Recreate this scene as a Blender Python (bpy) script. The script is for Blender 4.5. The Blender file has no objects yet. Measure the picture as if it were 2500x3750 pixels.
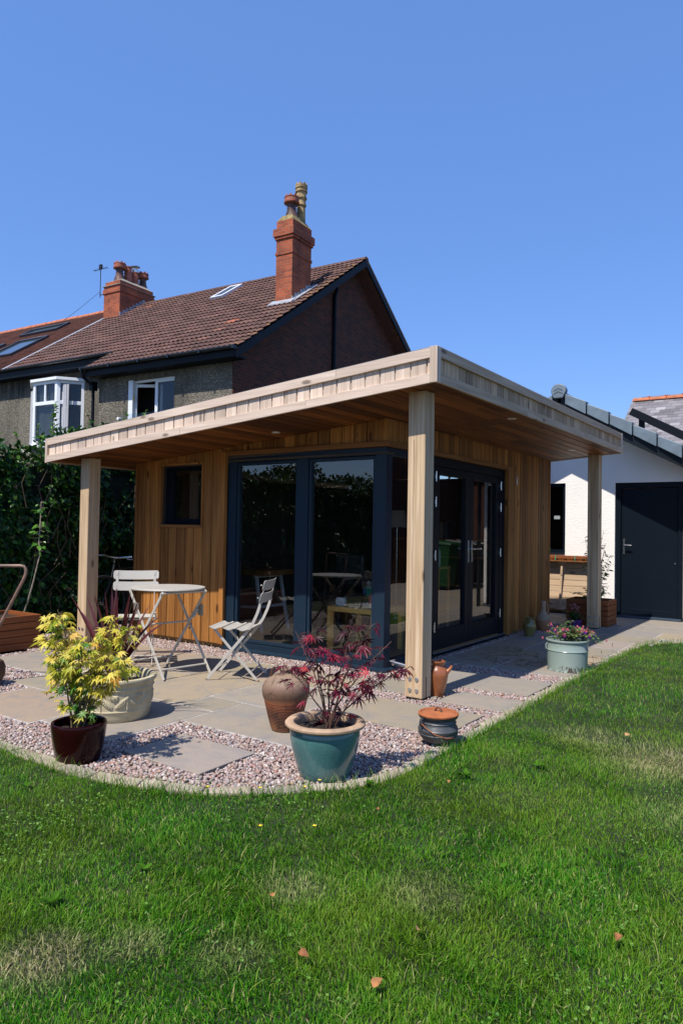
import bpy, math, random
import numpy as np
from mathutils import Vector, Matrix
D = bpy.data
SC = bpy.context.scene
COL = SC.collection
random.seed(4); RNG = np.random.default_rng(11)
# ---------------- camera ----------------
cam = D.cameras.new("camera"); CAM = D.objects.new("camera", cam); COL.objects.link(CAM)
cf = Vector((-0.571075, 0.820556, 0.023695)); cr = Vector((0.820898, 0.570839, 0.016435)); cu = Vector((0.00004, -0.028837, 0.999584))
M = Matrix((cr, cu, -cf)).transposed().to_4x4(); M.translation = Vector((3.41606, -5.61659, 1.3))
CAM.matrix_world = M
cam.sensor_fit = 'VERTICAL'; cam.sensor_height = 36.0; cam.lens = 2614.8/3750*36
cam.clip_start = 0.05; cam.clip_end = 600
SC.camera = CAM
# ---------------- sky and sun ----------------
SUN_EL, SUN_AZ = math.radians(58.6), math.radians(-92.5)      # direction of the sun seen from the ground
W = D.worlds.new("World"); SC.world = W; W.use_nodes = True
wn = W.node_tree; bg = wn.nodes["Background"]
sky = wn.nodes.new("ShaderNodeTexSky"); sky.sky_type = 'NISHITA'; sky.sun_disc = False
sky.sun_elevation = SUN_EL; sky.sun_rotation = math.radians(182.5)
sky.air_density = 1.0; sky.dust_density = 0.35; sky.ozone_density = 4.5; sky.altitude = 50
hs = wn.nodes.new("ShaderNodeHueSaturation"); hs.inputs["Saturation"].default_value = 1.16; hs.inputs["Hue"].default_value = 0.514; wn.links.new(sky.outputs[0], hs.inputs["Color"]); sm = wn.nodes.new("ShaderNodeMix"); sm.data_type = "RGBA"; sm.inputs[0].default_value = 0.5; wn.links.new(hs.outputs[0], sm.inputs[6]); sm.inputs[7].default_value = (0.92, 1.98, 4.5, 1); wn.links.new(sm.outputs[2], bg.inputs[0]); bg.inputs[1].default_value = 0.15
sl = D.lights.new("sun", 'SUN'); sl.energy = 5.0; sl.angle = math.radians(0.55); sl.color = (1.0, 0.935, 0.845)
so = D.objects.new("sun", sl); COL.objects.link(so)
sd = Vector((math.cos(SUN_EL)*math.cos(SUN_AZ), math.cos(SUN_EL)*math.sin(SUN_AZ), math.sin(SUN_EL)))
so.rotation_euler = sd.to_track_quat('Z', 'Y').to_euler(); so.location = (0, -6, 12)
SC.view_settings.view_transform = 'Standard'; SC.view_settings.look = 'None'
SC.view_settings.exposure = 0.40; SC.view_settings.gamma = 1.0
SC.render.engine = 'CYCLES'
try:
    SC.cycles.max_bounces = 8; SC.cycles.transparent_max_bounces = 16
except Exception: pass

# ---------------- helpers: materials ----------------
def mat(name):
    m = D.materials.new(name); m.use_nodes = True
    nt = m.node_tree; b = nt.nodes["Principled BSDF"]
    return m, nt, b
def N(nt, t, **kw):
    n = nt.nodes.new("ShaderNode"+t)
    for k, v in kw.items():
        if k.startswith('i_'): n.inputs[k[2:].replace('_', ' ')].default_value = v
        else: setattr(n, k, v)
    return n
def L(nt, a, b): nt.links.new(a, b)
def ramp(nt, fac, stops):
    r = N(nt, "ValToRGB"); e = r.color_ramp.elements
    while len(e) < len(stops): e.new(0.5)
    for el, (p, c) in zip(e, stops):
        el.position = p; el.color = (c[0], c[1], c[2], 1)
    L(nt, fac, r.inputs[0]); return r.outputs[0]
def mix(nt, fac, a, b, mode='MIX'):
    m = N(nt, "Mix", data_type='RGBA', blend_type=mode)
    for sock, v in ((m.inputs[0], fac), (m.inputs[6], a), (m.inputs[7], b)):
        if hasattr(v, 'links') or hasattr(v, 'is_linked'): L(nt, v, sock)
        elif isinstance(v, (int, float)): sock.default_value = v
        else: sock.default_value = (v[0], v[1], v[2], 1)
    return m.outputs[2]
def objvec(nt, scale=(1, 1, 1), island=0.0):
    tc = N(nt, "TexCoord"); mp = N(nt, "Mapping"); mp.inputs['Scale'].default_value = scale
    L(nt, tc.outputs['Object'], mp.inputs['Vector'])
    if island:
        g = N(nt, "NewGeometry"); mu = N(nt, "Math", operation='MULTIPLY'); mu.inputs[1].default_value = island
        L(nt, g.outputs['Random Per Island'], mu.inputs[0]); L(nt, mu.outputs[0], mp.inputs['Location'])
    return mp.outputs[0]
def noise(nt, vec, scale=5, detail=4, rough=0.55, dist=0.0, out='Fac'):
    n = N(nt, "TexNoise"); n.inputs['Scale'].default_value = scale; n.inputs['Detail'].default_value = detail
    n.inputs['Roughness'].default_value = rough; n.inputs['Distortion'].default_value = dist
    L(nt, vec, n.inputs['Vector']); return n.outputs[out]
def bump(nt, b, h, strength=0.3, dist=0.01):
    bp = N(nt, "Bump"); bp.inputs['Strength'].default_value = strength; bp.inputs['Distance'].default_value = dist
    L(nt, h, bp.inputs['Height']); L(nt, bp.outputs[0], b.inputs['Normal']); return bp
def island(nt): return N(nt, "NewGeometry").outputs['Random Per Island']
def plain(name, col, rough=0.5, metal=0.0, var=0.12, nscale=12, bmp=0.1, coat=0.0, spec=None):
    m, nt, b = mat(name); v = objvec(nt)
    n = noise(nt, v, nscale, 5)
    dark = tuple(x*(1-var*1.4) for x in col); lite = tuple(min(1, x*(1+var)) for x in col)
    L(nt, ramp(nt, n, [(0.3, dark), (0.7, lite)]), b.inputs['Base Color'])
    b.inputs['Roughness'].default_value = rough; b.inputs['Metallic'].default_value = metal
    b.inputs['Coat Weight'].default_value = coat
    if spec is not None: b.inputs['Specular IOR Level'].default_value = spec
    if bmp: bump(nt, b, noise(nt, v, nscale*6, 4), bmp, 0.003)
    return m
def wood(name, c_dark, c_mid, c_lite, axis='z', rough=0.65, isl=0.35, streak=None, fine=42, knots=True):
    m, nt, b = mat(name)
    sc = {'x': (1.1, fine, fine), 'y': (fine, 1.1, fine), 'z': (fine, fine, 1.1)}[axis]
    v = objvec(nt, sc, 37.0)
    n1 = noise(nt, v, 1.0, 5, 0.6, 0.6)
    c = ramp(nt, n1, [(0.25, c_dark), (0.5, c_mid), (0.75, c_lite)])
    sc2 = {'x': (.7, 7, 7), 'y': (7, .7, 7), 'z': (7, 7, .7)}[axis]
    n2 = noise(nt, objvec(nt, sc2, 91.0), 1.0, 3, 0.5, 1.5)
    c = mix(nt, ramp(nt, n2, [(0.35, (0, 0, 0)), (0.7, (.45, .45, .45))]), c, c_dark)
    i = island(nt)
    c = mix(nt, 1.0, c, ramp(nt, i, [(0, (1-isl,)*3), (1, (1+isl*.5,)*3)]), 'MULTIPLY')
    if knots:
        vv = objvec(nt, {'x': (2.2, 6, 6), 'y': (6, 2.2, 6), 'z': (6, 6, 2.2)}[axis], 13.0)
        vo = N(nt, "TexVoronoi"); vo.inputs['Scale'].default_value = 1.0; L(nt, vv, vo.inputs['Vector'])
        c = mix(nt, ramp(nt, vo.outputs['Distance'], [(0.08, (.85,)*3), (0.14, (0, 0, 0))]), c, tuple(x*.35 for x in c_dark))
    if streak:
        n3 = noise(nt, objvec(nt, streak[1]), 1.0, 3, 0.6)
        c = mix(nt, ramp(nt, n3, [(streak[2], (0, 0, 0)), (streak[2]+.14, (.85, .85, .85))]), c, streak[0])
    L(nt, c, b.inputs['Base Color']); b.inputs['Roughness'].default_value = rough
    b.inputs['Specular IOR Level'].default_value = 0.3
    bump(nt, b, n1, 0.25, 0.004)
    return m

# ---------------- helpers: geometry ----------------
def setp(o, label=None, cat=None, group=None, kind=None):
    if label: o['label'] = label
    if cat: o['category'] = cat
    if group: o['group'] = group
    if kind: o['kind'] = kind
    return o
def thing(name, loc, label, cat, rz=0.0, group=None):
    o = D.objects.new(name, None); COL.objects.link(o); o.location = loc; o.rotation_euler = (0, 0, rz)
    o.empty_display_size = 0.1
    return setp(o, label, cat, group)
def root_of(o):
    while o is not None and o.parent is not None: o = o.parent
    return o
def npmesh(name, V, F, m, parent=None, smooth=False, world=False, label=None, loc=None):
    """V (n,3); F list of index arrays all the same length or array (m,k)"""
    V = np.asarray(V, float)
    if world and parent is not None: V = V - np.array(root_of(parent).location)
    me = D.meshes.new(name)
    if isinstance(F, np.ndarray):
        k = F.shape[1]; me.vertices.add(len(V)); me.vertices.foreach_set('co', V.astype(np.float32).ravel())
        me.loops.add(F.size); me.loops.foreach_set('vertex_index', F.astype(np.int32).ravel())
        me.polygons.add(len(F)); me.polygons.foreach_set('loop_start', np.arange(0, F.size, k, dtype=np.int32))
        me.polygons.foreach_set('loop_total', np.full(len(F), k, dtype=np.int32))
        me.update(calc_edges=True); me.validate()
    else:
        me.from_pydata([tuple(v) for v in V], [], F); me.update()
    if smooth: me.polygons.foreach_set('use_smooth', np.ones(len(me.polygons), dtype=bool))
    me.materials.append(m)
    o = D.objects.new(name, me); COL.objects.link(o); o.parent = parent
    if loc is not None: o.location = loc
    if label: o['label'] = label
    return o
class MB:
    def __init__(s): s.v = []; s.f = []
    def add(s, vs, fs):
        n = len(s.v); s.v += [tuple(v) for v in vs]; s.f += [tuple(i+n for i in f) for f in fs]; return s
    def box(s, a, b):
        x0, y0, z0 = a; x1, y1, z1 = b
        if x0 > x1: x0, x1 = x1, x0
        if y0 > y1: y0, y1 = y1, y0
        if z0 > z1: z0, z1 = z1, z0
        return s.add([(x0, y0, z0), (x1, y0, z0), (x1, y1, z0), (x0, y1, z0), (x0, y0, z1), (x1, y0, z1), (x1, y1, z1), (x0, y1, z1)],
                     [(0, 3, 2, 1), (4, 5, 6, 7), (0, 1, 5, 4), (1, 2, 6, 5), (2, 3, 7, 6), (3, 0, 4, 7)])
    def hexa(s, p): # 8 points, bottom ring then top ring
        return s.add(p, [(0, 3, 2, 1), (4, 5, 6, 7), (0, 1, 5, 4), (1, 2, 6, 5), (2, 3, 7, 6), (3, 0, 4, 7)])
    def bar(s, p, q, w, t, side=(0, 0, 1)):
        p, q = Vector(p), Vector(q); d = (q-p).normalized(); a = Vector(side); a = (a - d*a.dot(d))
        if a.length < 1e-4: a = d.orthogonal()
        a = a.normalized()*w/2; b = d.cross(a).normalized()*t/2
        pts = [p-a-b, p+a-b, p+a+b, p-a+b, q-a-b, q+a-b, q+a+b, q-a+b]
        return s.hexa(pts)
    def tube(s, pts, r, n=8, cap=True):
        pts = [Vector(p) for p in pts]; rs = r if isinstance(r, (list, tuple)) else [r]*len(pts)
        rings = []; prev = None
        for i, p in enumerate(pts):
            d = (pts[min(i+1, len(pts)-1)] - pts[max(i-1, 0)]).normalized()
            if prev is None: a = d.orthogonal().normalized()
            else:
                a = prev - d*prev.dot(d); a = a.normalized() if a.length > 1e-5 else d.orthogonal().normalized()
            prev = a; b = d.cross(a)
            rings.append([p + (a*math.cos(2*math.pi*k/n) + b*math.sin(2*math.pi*k/n))*rs[i] for k in range(n)])
        vs = [v for rg in rings for v in rg]; fs = []
        for i in range(len(rings)-1):
            for k in range(n): fs.append((i*n+k, i*n+(k+1) % n, (i+1)*n+(k+1) % n, (i+1)*n+k))
        if cap: fs += [tuple(range(n-1, -1, -1)), tuple((len(rings)-1)*n+k for k in range(n))]
        return s.add(vs, fs)
    def lathe(s, prof, n=40, c=(0, 0, 0), disp=None, top=False, bot=True):
        vs = []; fs = []; m = len(prof)
        for i, (r, z) in enumerate(prof):
            for k in range(n):
                a = 2*math.pi*k/n; rr = r + (disp(a, z, i) if disp else 0)
                vs.append((c[0]+rr*math.cos(a), c[1]+rr*math.sin(a), c[2]+z))
        for i in range(m-1):
            for k in range(n): fs.append((i*n+k, i*n+(k+1) % n, (i+1)*n+(k+1) % n, (i+1)*n+k))
        if bot and prof[0][0] > 1e-4: fs.append(tuple(range(n-1, -1, -1)))
        if top and prof[-1][0] > 1e-4: fs.append(tuple((m-1)*n+k for k in range(n)))
        return s.add(vs, fs)
    def prism(s, poly, ax, a0, a1): # polygon in the plane orthogonal to axis ax, extruded a0..a1
        def P(u, v, w): return {'x': (w, u, v), 'y': (u, w, v), 'z': (u, v, w)}[ax]
        n = len(poly); vs = [P(u, v, a0) for u, v in poly]+[P(u, v, a1) for u, v in poly]
        fs = [tuple(range(n-1, -1, -1)), tuple(range(n, 2*n))]+[(i, (i+1) % n, n+(i+1) % n, n+i) for i in range(n)]
        return s.add(vs, fs)
    def build(s, name, m, parent=None, smooth=False, bevel=0.0, world=False, label=None, seg=2, loc=None):
        o = npmesh(name, s.v, s.f, m, parent, False, world, label, loc)
        import bmesh
        bm = bmesh.new(); bm.from_mesh(o.data); bmesh.ops.recalc_face_normals(bm, faces=bm.faces); bm.to_mesh(o.data); bm.free()
        if smooth:
            o.data.polygons.foreach_set('use_smooth', np.ones(len(o.data.polygons), dtype=bool))
            o.data.set_sharp_from_angle(angle=math.radians(42))
        if bevel:
            bv = o.modifiers.new("bevel", 'BEVEL'); bv.width = bevel; bv.segments = seg; bv.limit_method = 'ANGLE'; bv.angle_limit = math.radians(35)
        return o
def scatter(tv, tf, P, R, S):
    """copies of a template mesh: tv (k,3), tf (m,j); P (n,3), R (n,3,3), S (n,) or (n,3)"""
    tv = np.asarray(tv, float); tf = np.asarray(tf); n = len(P)
    S = np.asarray(S, float)
    if S.ndim == 1: S = np.repeat(S[:, None], 3, 1)
    X = tv[None]*S[:, None, :]
    X = np.einsum('nij,nkj->nki', R, X) + np.asarray(P)[:, None, :]
    F = tf[None] + (np.arange(n)*len(tv))[:, None, None]
    return X.reshape(-1, 3), F.reshape(-1, tf.shape[1])
def rots(fwd, up=None, roll=None):
    """rotation matrices whose Y axis is fwd and Z near up"""
    f = np.asarray(fwd, float); f = f/np.linalg.norm(f, axis=1, keepdims=True)
    u = np.tile(np.array([[0, 0, 1.0]]), (len(f), 1)) if up is None else np.asarray(up, float)
    x = np.cross(f, u); nx = np.linalg.norm(x, axis=1, keepdims=True); x = np.where(nx < 1e-4, np.array([[1.0, 0, 0]]), x/np.maximum(nx, 1e-6))
    z = np.cross(x, f)
    if roll is not None:
        c, s_ = np.cos(roll)[:, None], np.sin(roll)[:, None]
        x, z = x*c+z*s_, -x*s_+z*c
    return np.stack([x, f, z], axis=2)
def randrot(n, rng):
    q = rng.normal(size=(n, 4)); q /= np.linalg.norm(q, axis=1, keepdims=True); w, x, y, z = q.T
    return np.stack([np.stack([1-2*(y*y+z*z), 2*(x*y-z*w), 2*(x*z+y*w)], 1), np.stack([2*(x*y+z*w), 1-2*(x*x+z*z), 2*(y*z-x*w)], 1), np.stack([2*(x*z-y*w), 2*(y*z+x*w), 1-2*(x*x+y*y)], 1)], 1)
def inpoly(x, y, poly):
    r = np.zeros(len(x), bool); n = len(poly)
    for i in range(n):
        x0, y0 = poly[i]; x1, y1 = poly[(i+1) % n]
        c = ((y0 > y) != (y1 > y)); 
        with np.errstate(divide='ignore', invalid='ignore'):
            xi = (x1-x0)*(y-y0)/((y1-y0) if y1 != y0 else 1e-9)+x0
        r ^= c & (x < xi)
    return r
def vnoise(x, y, scale, seed=0):
    """smooth value noise, 0..1"""
    r = np.random.default_rng(seed); T = r.random((64, 64)); u = x*scale; v = y*scale
    iu, iv = np.floor(u).astype(int), np.floor(v).astype(int); fu, fv = u-iu, v-iv; fu = fu*fu*(3-2*fu); fv = fv*fv*(3-2*fv)
    g = lambda a, b: T[a % 64, b % 64]
    return (g(iu, iv)*(1-fu)+g(iu+1, iv)*fu)*(1-fv)+(g(iu, iv+1)*(1-fu)+g(iu+1, iv+1)*fu)*fv
def ico(sub=1):
    import bmesh
    bm = bmesh.new(); bmesh.ops.create_icosphere(bm, subdivisions=sub, radius=1.0)
    v = np.array([x.co[:] for x in bm.verts]); f = np.array([[q.index for q in p.verts] for p in bm.faces]); bm.free(); return v, f
LAT = np.array([0.821, 0.571])   # direction to the right of the picture, on the ground

# ---------------- shared materials ----------------
M_POST = wood("post_timber", (.34, .21, .11), (.57, .42, .26), (.71, .56, .385), 'z', .75, .1, streak=((.12, .05, .02), (9, 9, 1.0), .68), fine=48)
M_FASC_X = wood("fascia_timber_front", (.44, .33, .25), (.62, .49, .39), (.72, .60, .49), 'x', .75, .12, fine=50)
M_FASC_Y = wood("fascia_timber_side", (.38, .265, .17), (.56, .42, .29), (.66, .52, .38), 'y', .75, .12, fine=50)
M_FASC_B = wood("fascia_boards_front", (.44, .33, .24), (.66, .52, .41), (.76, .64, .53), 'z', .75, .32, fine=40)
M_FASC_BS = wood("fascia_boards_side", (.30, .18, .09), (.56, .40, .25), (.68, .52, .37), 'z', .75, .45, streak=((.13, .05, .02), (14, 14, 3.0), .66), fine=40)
M_CEDAR = wood("cedar_cladding", (.16, .052, .010), (.37, .155, .036), (.50, .245, .072), 'z', .6, .5, fine=34)
M_CEDAR_X = wood("cedar_trim_long", (.14, .05, .012), (.27, .11, .03), (.36, .165, .05), 'x', .6, .15, fine=38)
M_CEDAR_Y = wood("cedar_trim_deep", (.14, .05, .012), (.27, .11, .03), (.36, .165, .05), 'y', .6, .15, fine=38)
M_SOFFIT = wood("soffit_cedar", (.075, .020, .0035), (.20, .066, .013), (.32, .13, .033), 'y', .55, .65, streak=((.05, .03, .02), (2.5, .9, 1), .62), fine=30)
M_NAVY = plain("navy_frame_paint", (.010, .023, .040), .38, 0, .06, 3, .02, spec=.25)
M_NAVYD = plain("dark_door_paint", (.004, .0075, .013), .45, 0, .06, 3, .02, spec=.15)
M_STEEL = plain("brushed_steel", (.62, .62, .62), .25, 1.0, .05, 30, 0)
M_BLACK = plain("black_plastic", (.012, .012, .014), .45, 0, .1, 10, .03)
M_SOIL = plain("potting_soil", (.022, .015, .010), .95, 0, .5, 60, 1.0)
M_CREAM = plain("cream_metal_paint", (.42, .395, .345), .42, 0, .04, 8, .02)
def glass(name, tint=(.90, .92, .91), ior=1.85, rough=0.0, film=None):
    m, nt, b = mat(name); nt.nodes.remove(b); out = nt.nodes["Material Output"]
    t = N(nt, "BsdfTransparent"); t.inputs[0].default_value = (*tint, 1)
    g = N(nt, "BsdfGlossy"); g.inputs['Roughness'].default_value = rough; g.inputs['Color'].default_value = (1, 1, 1, 1)
    f = N(nt, "Fresnel"); f.inputs['IOR'].default_value = ior
    bp = N(nt, "Bump"); bp.inputs['Strength'].default_value = .004; bp.inputs['Distance'].default_value = .04
    L(nt, noise(nt, objvec(nt), .9, 1), bp.inputs['Height']); L(nt, bp.outputs[0], g.inputs['Normal'])
    mx = N(nt, "MixShader"); gg = N(nt, "NewGeometry"); s1_ = N(nt, "Math", operation="SUBTRACT"); s1_.inputs[0].default_value = 1; L(nt, gg.outputs["Backfacing"], s1_.inputs[1]); s2_ = N(nt, "Math", operation="MULTIPLY"); L(nt, f.outputs[0], s2_.inputs[0]); L(nt, s1_.outputs[0], s2_.inputs[1]); L(nt, s2_.outputs[0], mx.inputs[0]); L(nt, t.outputs[0], mx.inputs[1]); L(nt, g.outputs[0], mx.inputs[2])
    L(nt, mx.outputs[0], out.inputs['Surface']); return m
M_GLASS = glass("window_glass")
M_GLASSD = glass("house_window_glass", (.55, .57, .58), 1.55)
def uvbox(nt, su=1, sv=1):
    """(x+y, z) so that bricks lie right on walls facing either way"""
    tc = N(nt, "TexCoord"); sp = N(nt, "SeparateXYZ"); L(nt, tc.outputs['Object'], sp.inputs[0])
    a = N(nt, "Math", operation='ADD'); L(nt, sp.outputs[0], a.inputs[0]); L(nt, sp.outputs[1], a.inputs[1])
    cb = N(nt, "CombineXYZ"); L(nt, a.outputs[0], cb.inputs[0]); L(nt, sp.outputs[2], cb.inputs[1]); return cb.outputs[0]
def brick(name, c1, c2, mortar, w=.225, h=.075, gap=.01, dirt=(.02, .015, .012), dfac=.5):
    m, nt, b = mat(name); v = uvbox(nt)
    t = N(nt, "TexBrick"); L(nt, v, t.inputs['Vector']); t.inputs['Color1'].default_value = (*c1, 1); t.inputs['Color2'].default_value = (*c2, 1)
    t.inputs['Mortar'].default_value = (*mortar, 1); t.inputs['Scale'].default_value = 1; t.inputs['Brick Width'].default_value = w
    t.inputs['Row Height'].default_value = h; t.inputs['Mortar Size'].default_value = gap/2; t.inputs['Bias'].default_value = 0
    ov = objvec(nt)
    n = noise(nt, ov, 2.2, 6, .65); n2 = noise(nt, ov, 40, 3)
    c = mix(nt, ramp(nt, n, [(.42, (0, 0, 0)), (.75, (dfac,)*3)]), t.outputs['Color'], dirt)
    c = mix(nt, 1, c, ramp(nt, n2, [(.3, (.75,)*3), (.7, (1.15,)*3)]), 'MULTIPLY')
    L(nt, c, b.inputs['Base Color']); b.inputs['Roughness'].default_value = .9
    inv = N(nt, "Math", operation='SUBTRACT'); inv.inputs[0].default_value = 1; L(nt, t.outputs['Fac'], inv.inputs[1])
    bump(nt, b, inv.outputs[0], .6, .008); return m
M_BRICK_ORANGE = brick("orange_brick", (.42, .095, .032), (.27, .055, .022), (.26, .17, .12), dfac=.6)
M_BRICK_DARK = brick("dark_red_brick", (.115, .027, .010), (.045, .012, .006), (.10, .065, .045), dfac=.5)  # deep red-brown brick, blotched darker at random
# =====================================================================
# THE GROUND
# =====================================================================
m, nt, b = mat("earth"); v = objvec(nt)
L(nt, ramp(nt, noise(nt, v, 3, 6), [(.3, (.03, .035, .015)), (.7, (.06, .06, .03))]), b.inputs['Base Color']); b.inputs['Roughness'].default_value = 1
g = MB().add([(-150, -60, -.07), (150, -60, -.07), (150, 240, -.07), (-150, 240, -.07)], [(0, 1, 2, 3)]).build("ground", m); setp(g, kind='structure')
KP = [(-4.3, -3.32), (-.5, -3.32), (.1, -3.325), (.26, -3.31), (.52, -3.25), (.75, -3.17), (.94, -3.07), (1.10, -2.93), (1.25, -2.77), (1.39, -2.6), (1.48, -2.43), (1.52, -2.2), (1.52, -1.2), (1.52, -.5), (1.50, .5), (1.51, 1.9), (1.53, 3.0), (1.58, 3.42), (1.75, 3.72), (2.1, 3.9), (3.0, 4.02), (8, 4.1)]
def resample(P, step):
    P = np.array(P); d = np.r_[0, np.cumsum(np.hypot(*np.diff(P, axis=0).T))]; t = np.arange(0, d[-1], step)
    return np.stack([np.interp(t, d, P[:, 0]), np.interp(t, d, P[:, 1])], 1)
def offset(P, o):
    P = np.array(P, float); T = np.gradient(P, axis=0); T /= np.linalg.norm(T, axis=1, keepdims=True)
    return P + np.stack([-T[:, 1], T[:, 0]], 1)*o
KPr = resample(KP, .05); KIN = offset(KPr, .085); KMID = offset(KPr, .05)
LAWN = [tuple(p) for p in KPr] + [(8, 4.1), (8, -10), (-4.3, -10)]
# lawn soil under the blades
m, nt, b = mat("lawn_soil"); v = objvec(nt)
c = ramp(nt, noise(nt, v, 9, 6, .7), [(.3, (.008, .016, .003)), (.55, (.02, .032, .008)), (.85, (.07, .06, .03))])
L(nt, c, b.inputs['Base Color']); b.inputs['Roughness'].default_value = 1; bump(nt, b, noise(nt, v, 60, 4), 1, .02)
lp = MB(); lp.prism([tuple(p) for p in LAWN], 'z', -.06, -.012); o = lp.build("lawn", m); setp(o, kind='structure')
# kerb stones
m, nt, b = mat("kerb_sandstone"); v = objvec(nt)
c = ramp(nt, noise(nt, v, 7, 6, .6), [(.3, (.24, .20, .15)), (.55, (.36, .31, .25)), (.8, (.45, .40, .34))])
c = mix(nt, 1, c, ramp(nt, island(nt), [(0, (.75, .75, .78)), (.5, (1, .97, .9)), (1, (1.1, 1.1, 1.1))]), 'MULTIPLY')
c = mix(nt, ramp(nt, noise(nt, v, 2.5, 5, .7), [(.55, (0, 0, 0)), (.75, (.6, .6, .6))]), c, (.13, .14, .09))
L(nt, c, b.inputs['Base Color']); b.inputs['Roughness'].default_value = .9; bump(nt, b, noise(nt, v, 50, 5, .7), .7, .008)
kb = MB(); i = 0; n = len(KPr)
while i < n-6:
    s_ = random.choice([3, 4, 4, 5, 6]); j = min(i+s_, n-1); a0 = KPr[i]*.96+KPr[min(i+1, n-1)]*.04; a1 = KPr[j]*.93+KPr[j-1]*.07
    k0 = KIN[i]; k1 = KIN[j]*.93+KIN[j-1]*.07; z = .004+random.uniform(-.005, .008); jt = lambda: random.uniform(-.006, .006)
    P = [(a0[0], a0[1], -.05), (a1[0], a1[1], -.05), (k1[0], k1[1], -.05), (k0[0], k0[1], -.05), (a0[0]+jt(), a0[1]+jt(), z+jt()), (a1[0]+jt(), a1[1]+jt(), z+jt()), (k1[0]+jt(), k1[1]+jt(), z+jt()), (k0[0]+jt(), k0[1]+jt(), z+jt())]
    kb.hexa(P); i = j
o = kb.build("kerb_stones", m, bevel=.012, seg=3); setp(o, kind='structure')
# mortar bed and gravel bed
m_bed = plain("gravel_bed_soil", (.06, .045, .038), .95, 0, .4, 30, .5)
bd = MB(); poly = [tuple(p) for p in KIN]+[(8, 12), (-5.6, 12), (-5.6, -3.3)]
bd.prism(poly, 'z', -.06, -.03); o = bd.build("gravel_bed", m_bed); setp(o, kind='structure')
# paving slabs ---------------------------------------------------------
SL = [(.03, -2.925, .66, -2.466, 0), (.46, -1.5, 1.365, -.86, 0), (.887, -.69, 1.49, -.27, 0), (.42, -.1, 1.40, .52, 0), (.20, -.63, .85, -.21, 0),
      (-1.86, -2.92, -.92, -2.31, 1), (-.92, -2.83, -.20, -1.965, 1), (-.20, -2.26, .80, -1.65, 1), (-.55, -1.965, -.20, -1.65, 1), (-1.25, -1.965, -.55, -.93, 1),
      (-.55, -1.65, .30, -.93, 1), (-.91, -.93, -.30, -.36, 1), (-1.25, -.93, -.91, -.38, 1), (-.30, -.93, .12, -.34, 1),
      (-1.50, -2.31, -.92, -1.965, 1), (-2.20, -2.31, -1.50, -1.965, 1), (-1.90, -1.965, -1.25, -1.2, 1), (-2.54, -1.965, -1.90, -1.35, 1), (-3.30, -1.965, -2.54, -1.30, 1),
      (-2.60, -1.35, -1.90, -.42, 1), (-1.90, -1.2, -1.25, -.40, 1), (-3.15, -1.30, -2.60, -.42, 1)]
y = .83; rows = [.83, 1.40, 2.05, 2.75, 3.35, 3.95, 4.55, 5.2, 5.95, 6.6, 7.3, 8.0, 8.8, 9.6, 10.6]
for r in range(len(rows)-1):
    y0, y1 = rows[r], rows[r+1]; x = .10 if y0 < 4.5 else -4.0; xe = 1.42 if y1 < 3.4 else (1.62 if y1 < 4.0 else 7.5)
    if 2.9 < y0 < 4.5: x = .32
    xs = [x]; 
    while xs[-1] < xe-.5: xs.append(xs[-1]+random.choice([.45, .6, .75, .9]))
    xs[-1] = xe if len(xs) > 1 else xs[-1]
    for a, b_ in zip(xs[:-1], xs[1:]): SL.append((a, y0, b_, y1, 1))
SLN = np.array([s_[:4] for s_ in SL])
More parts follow.
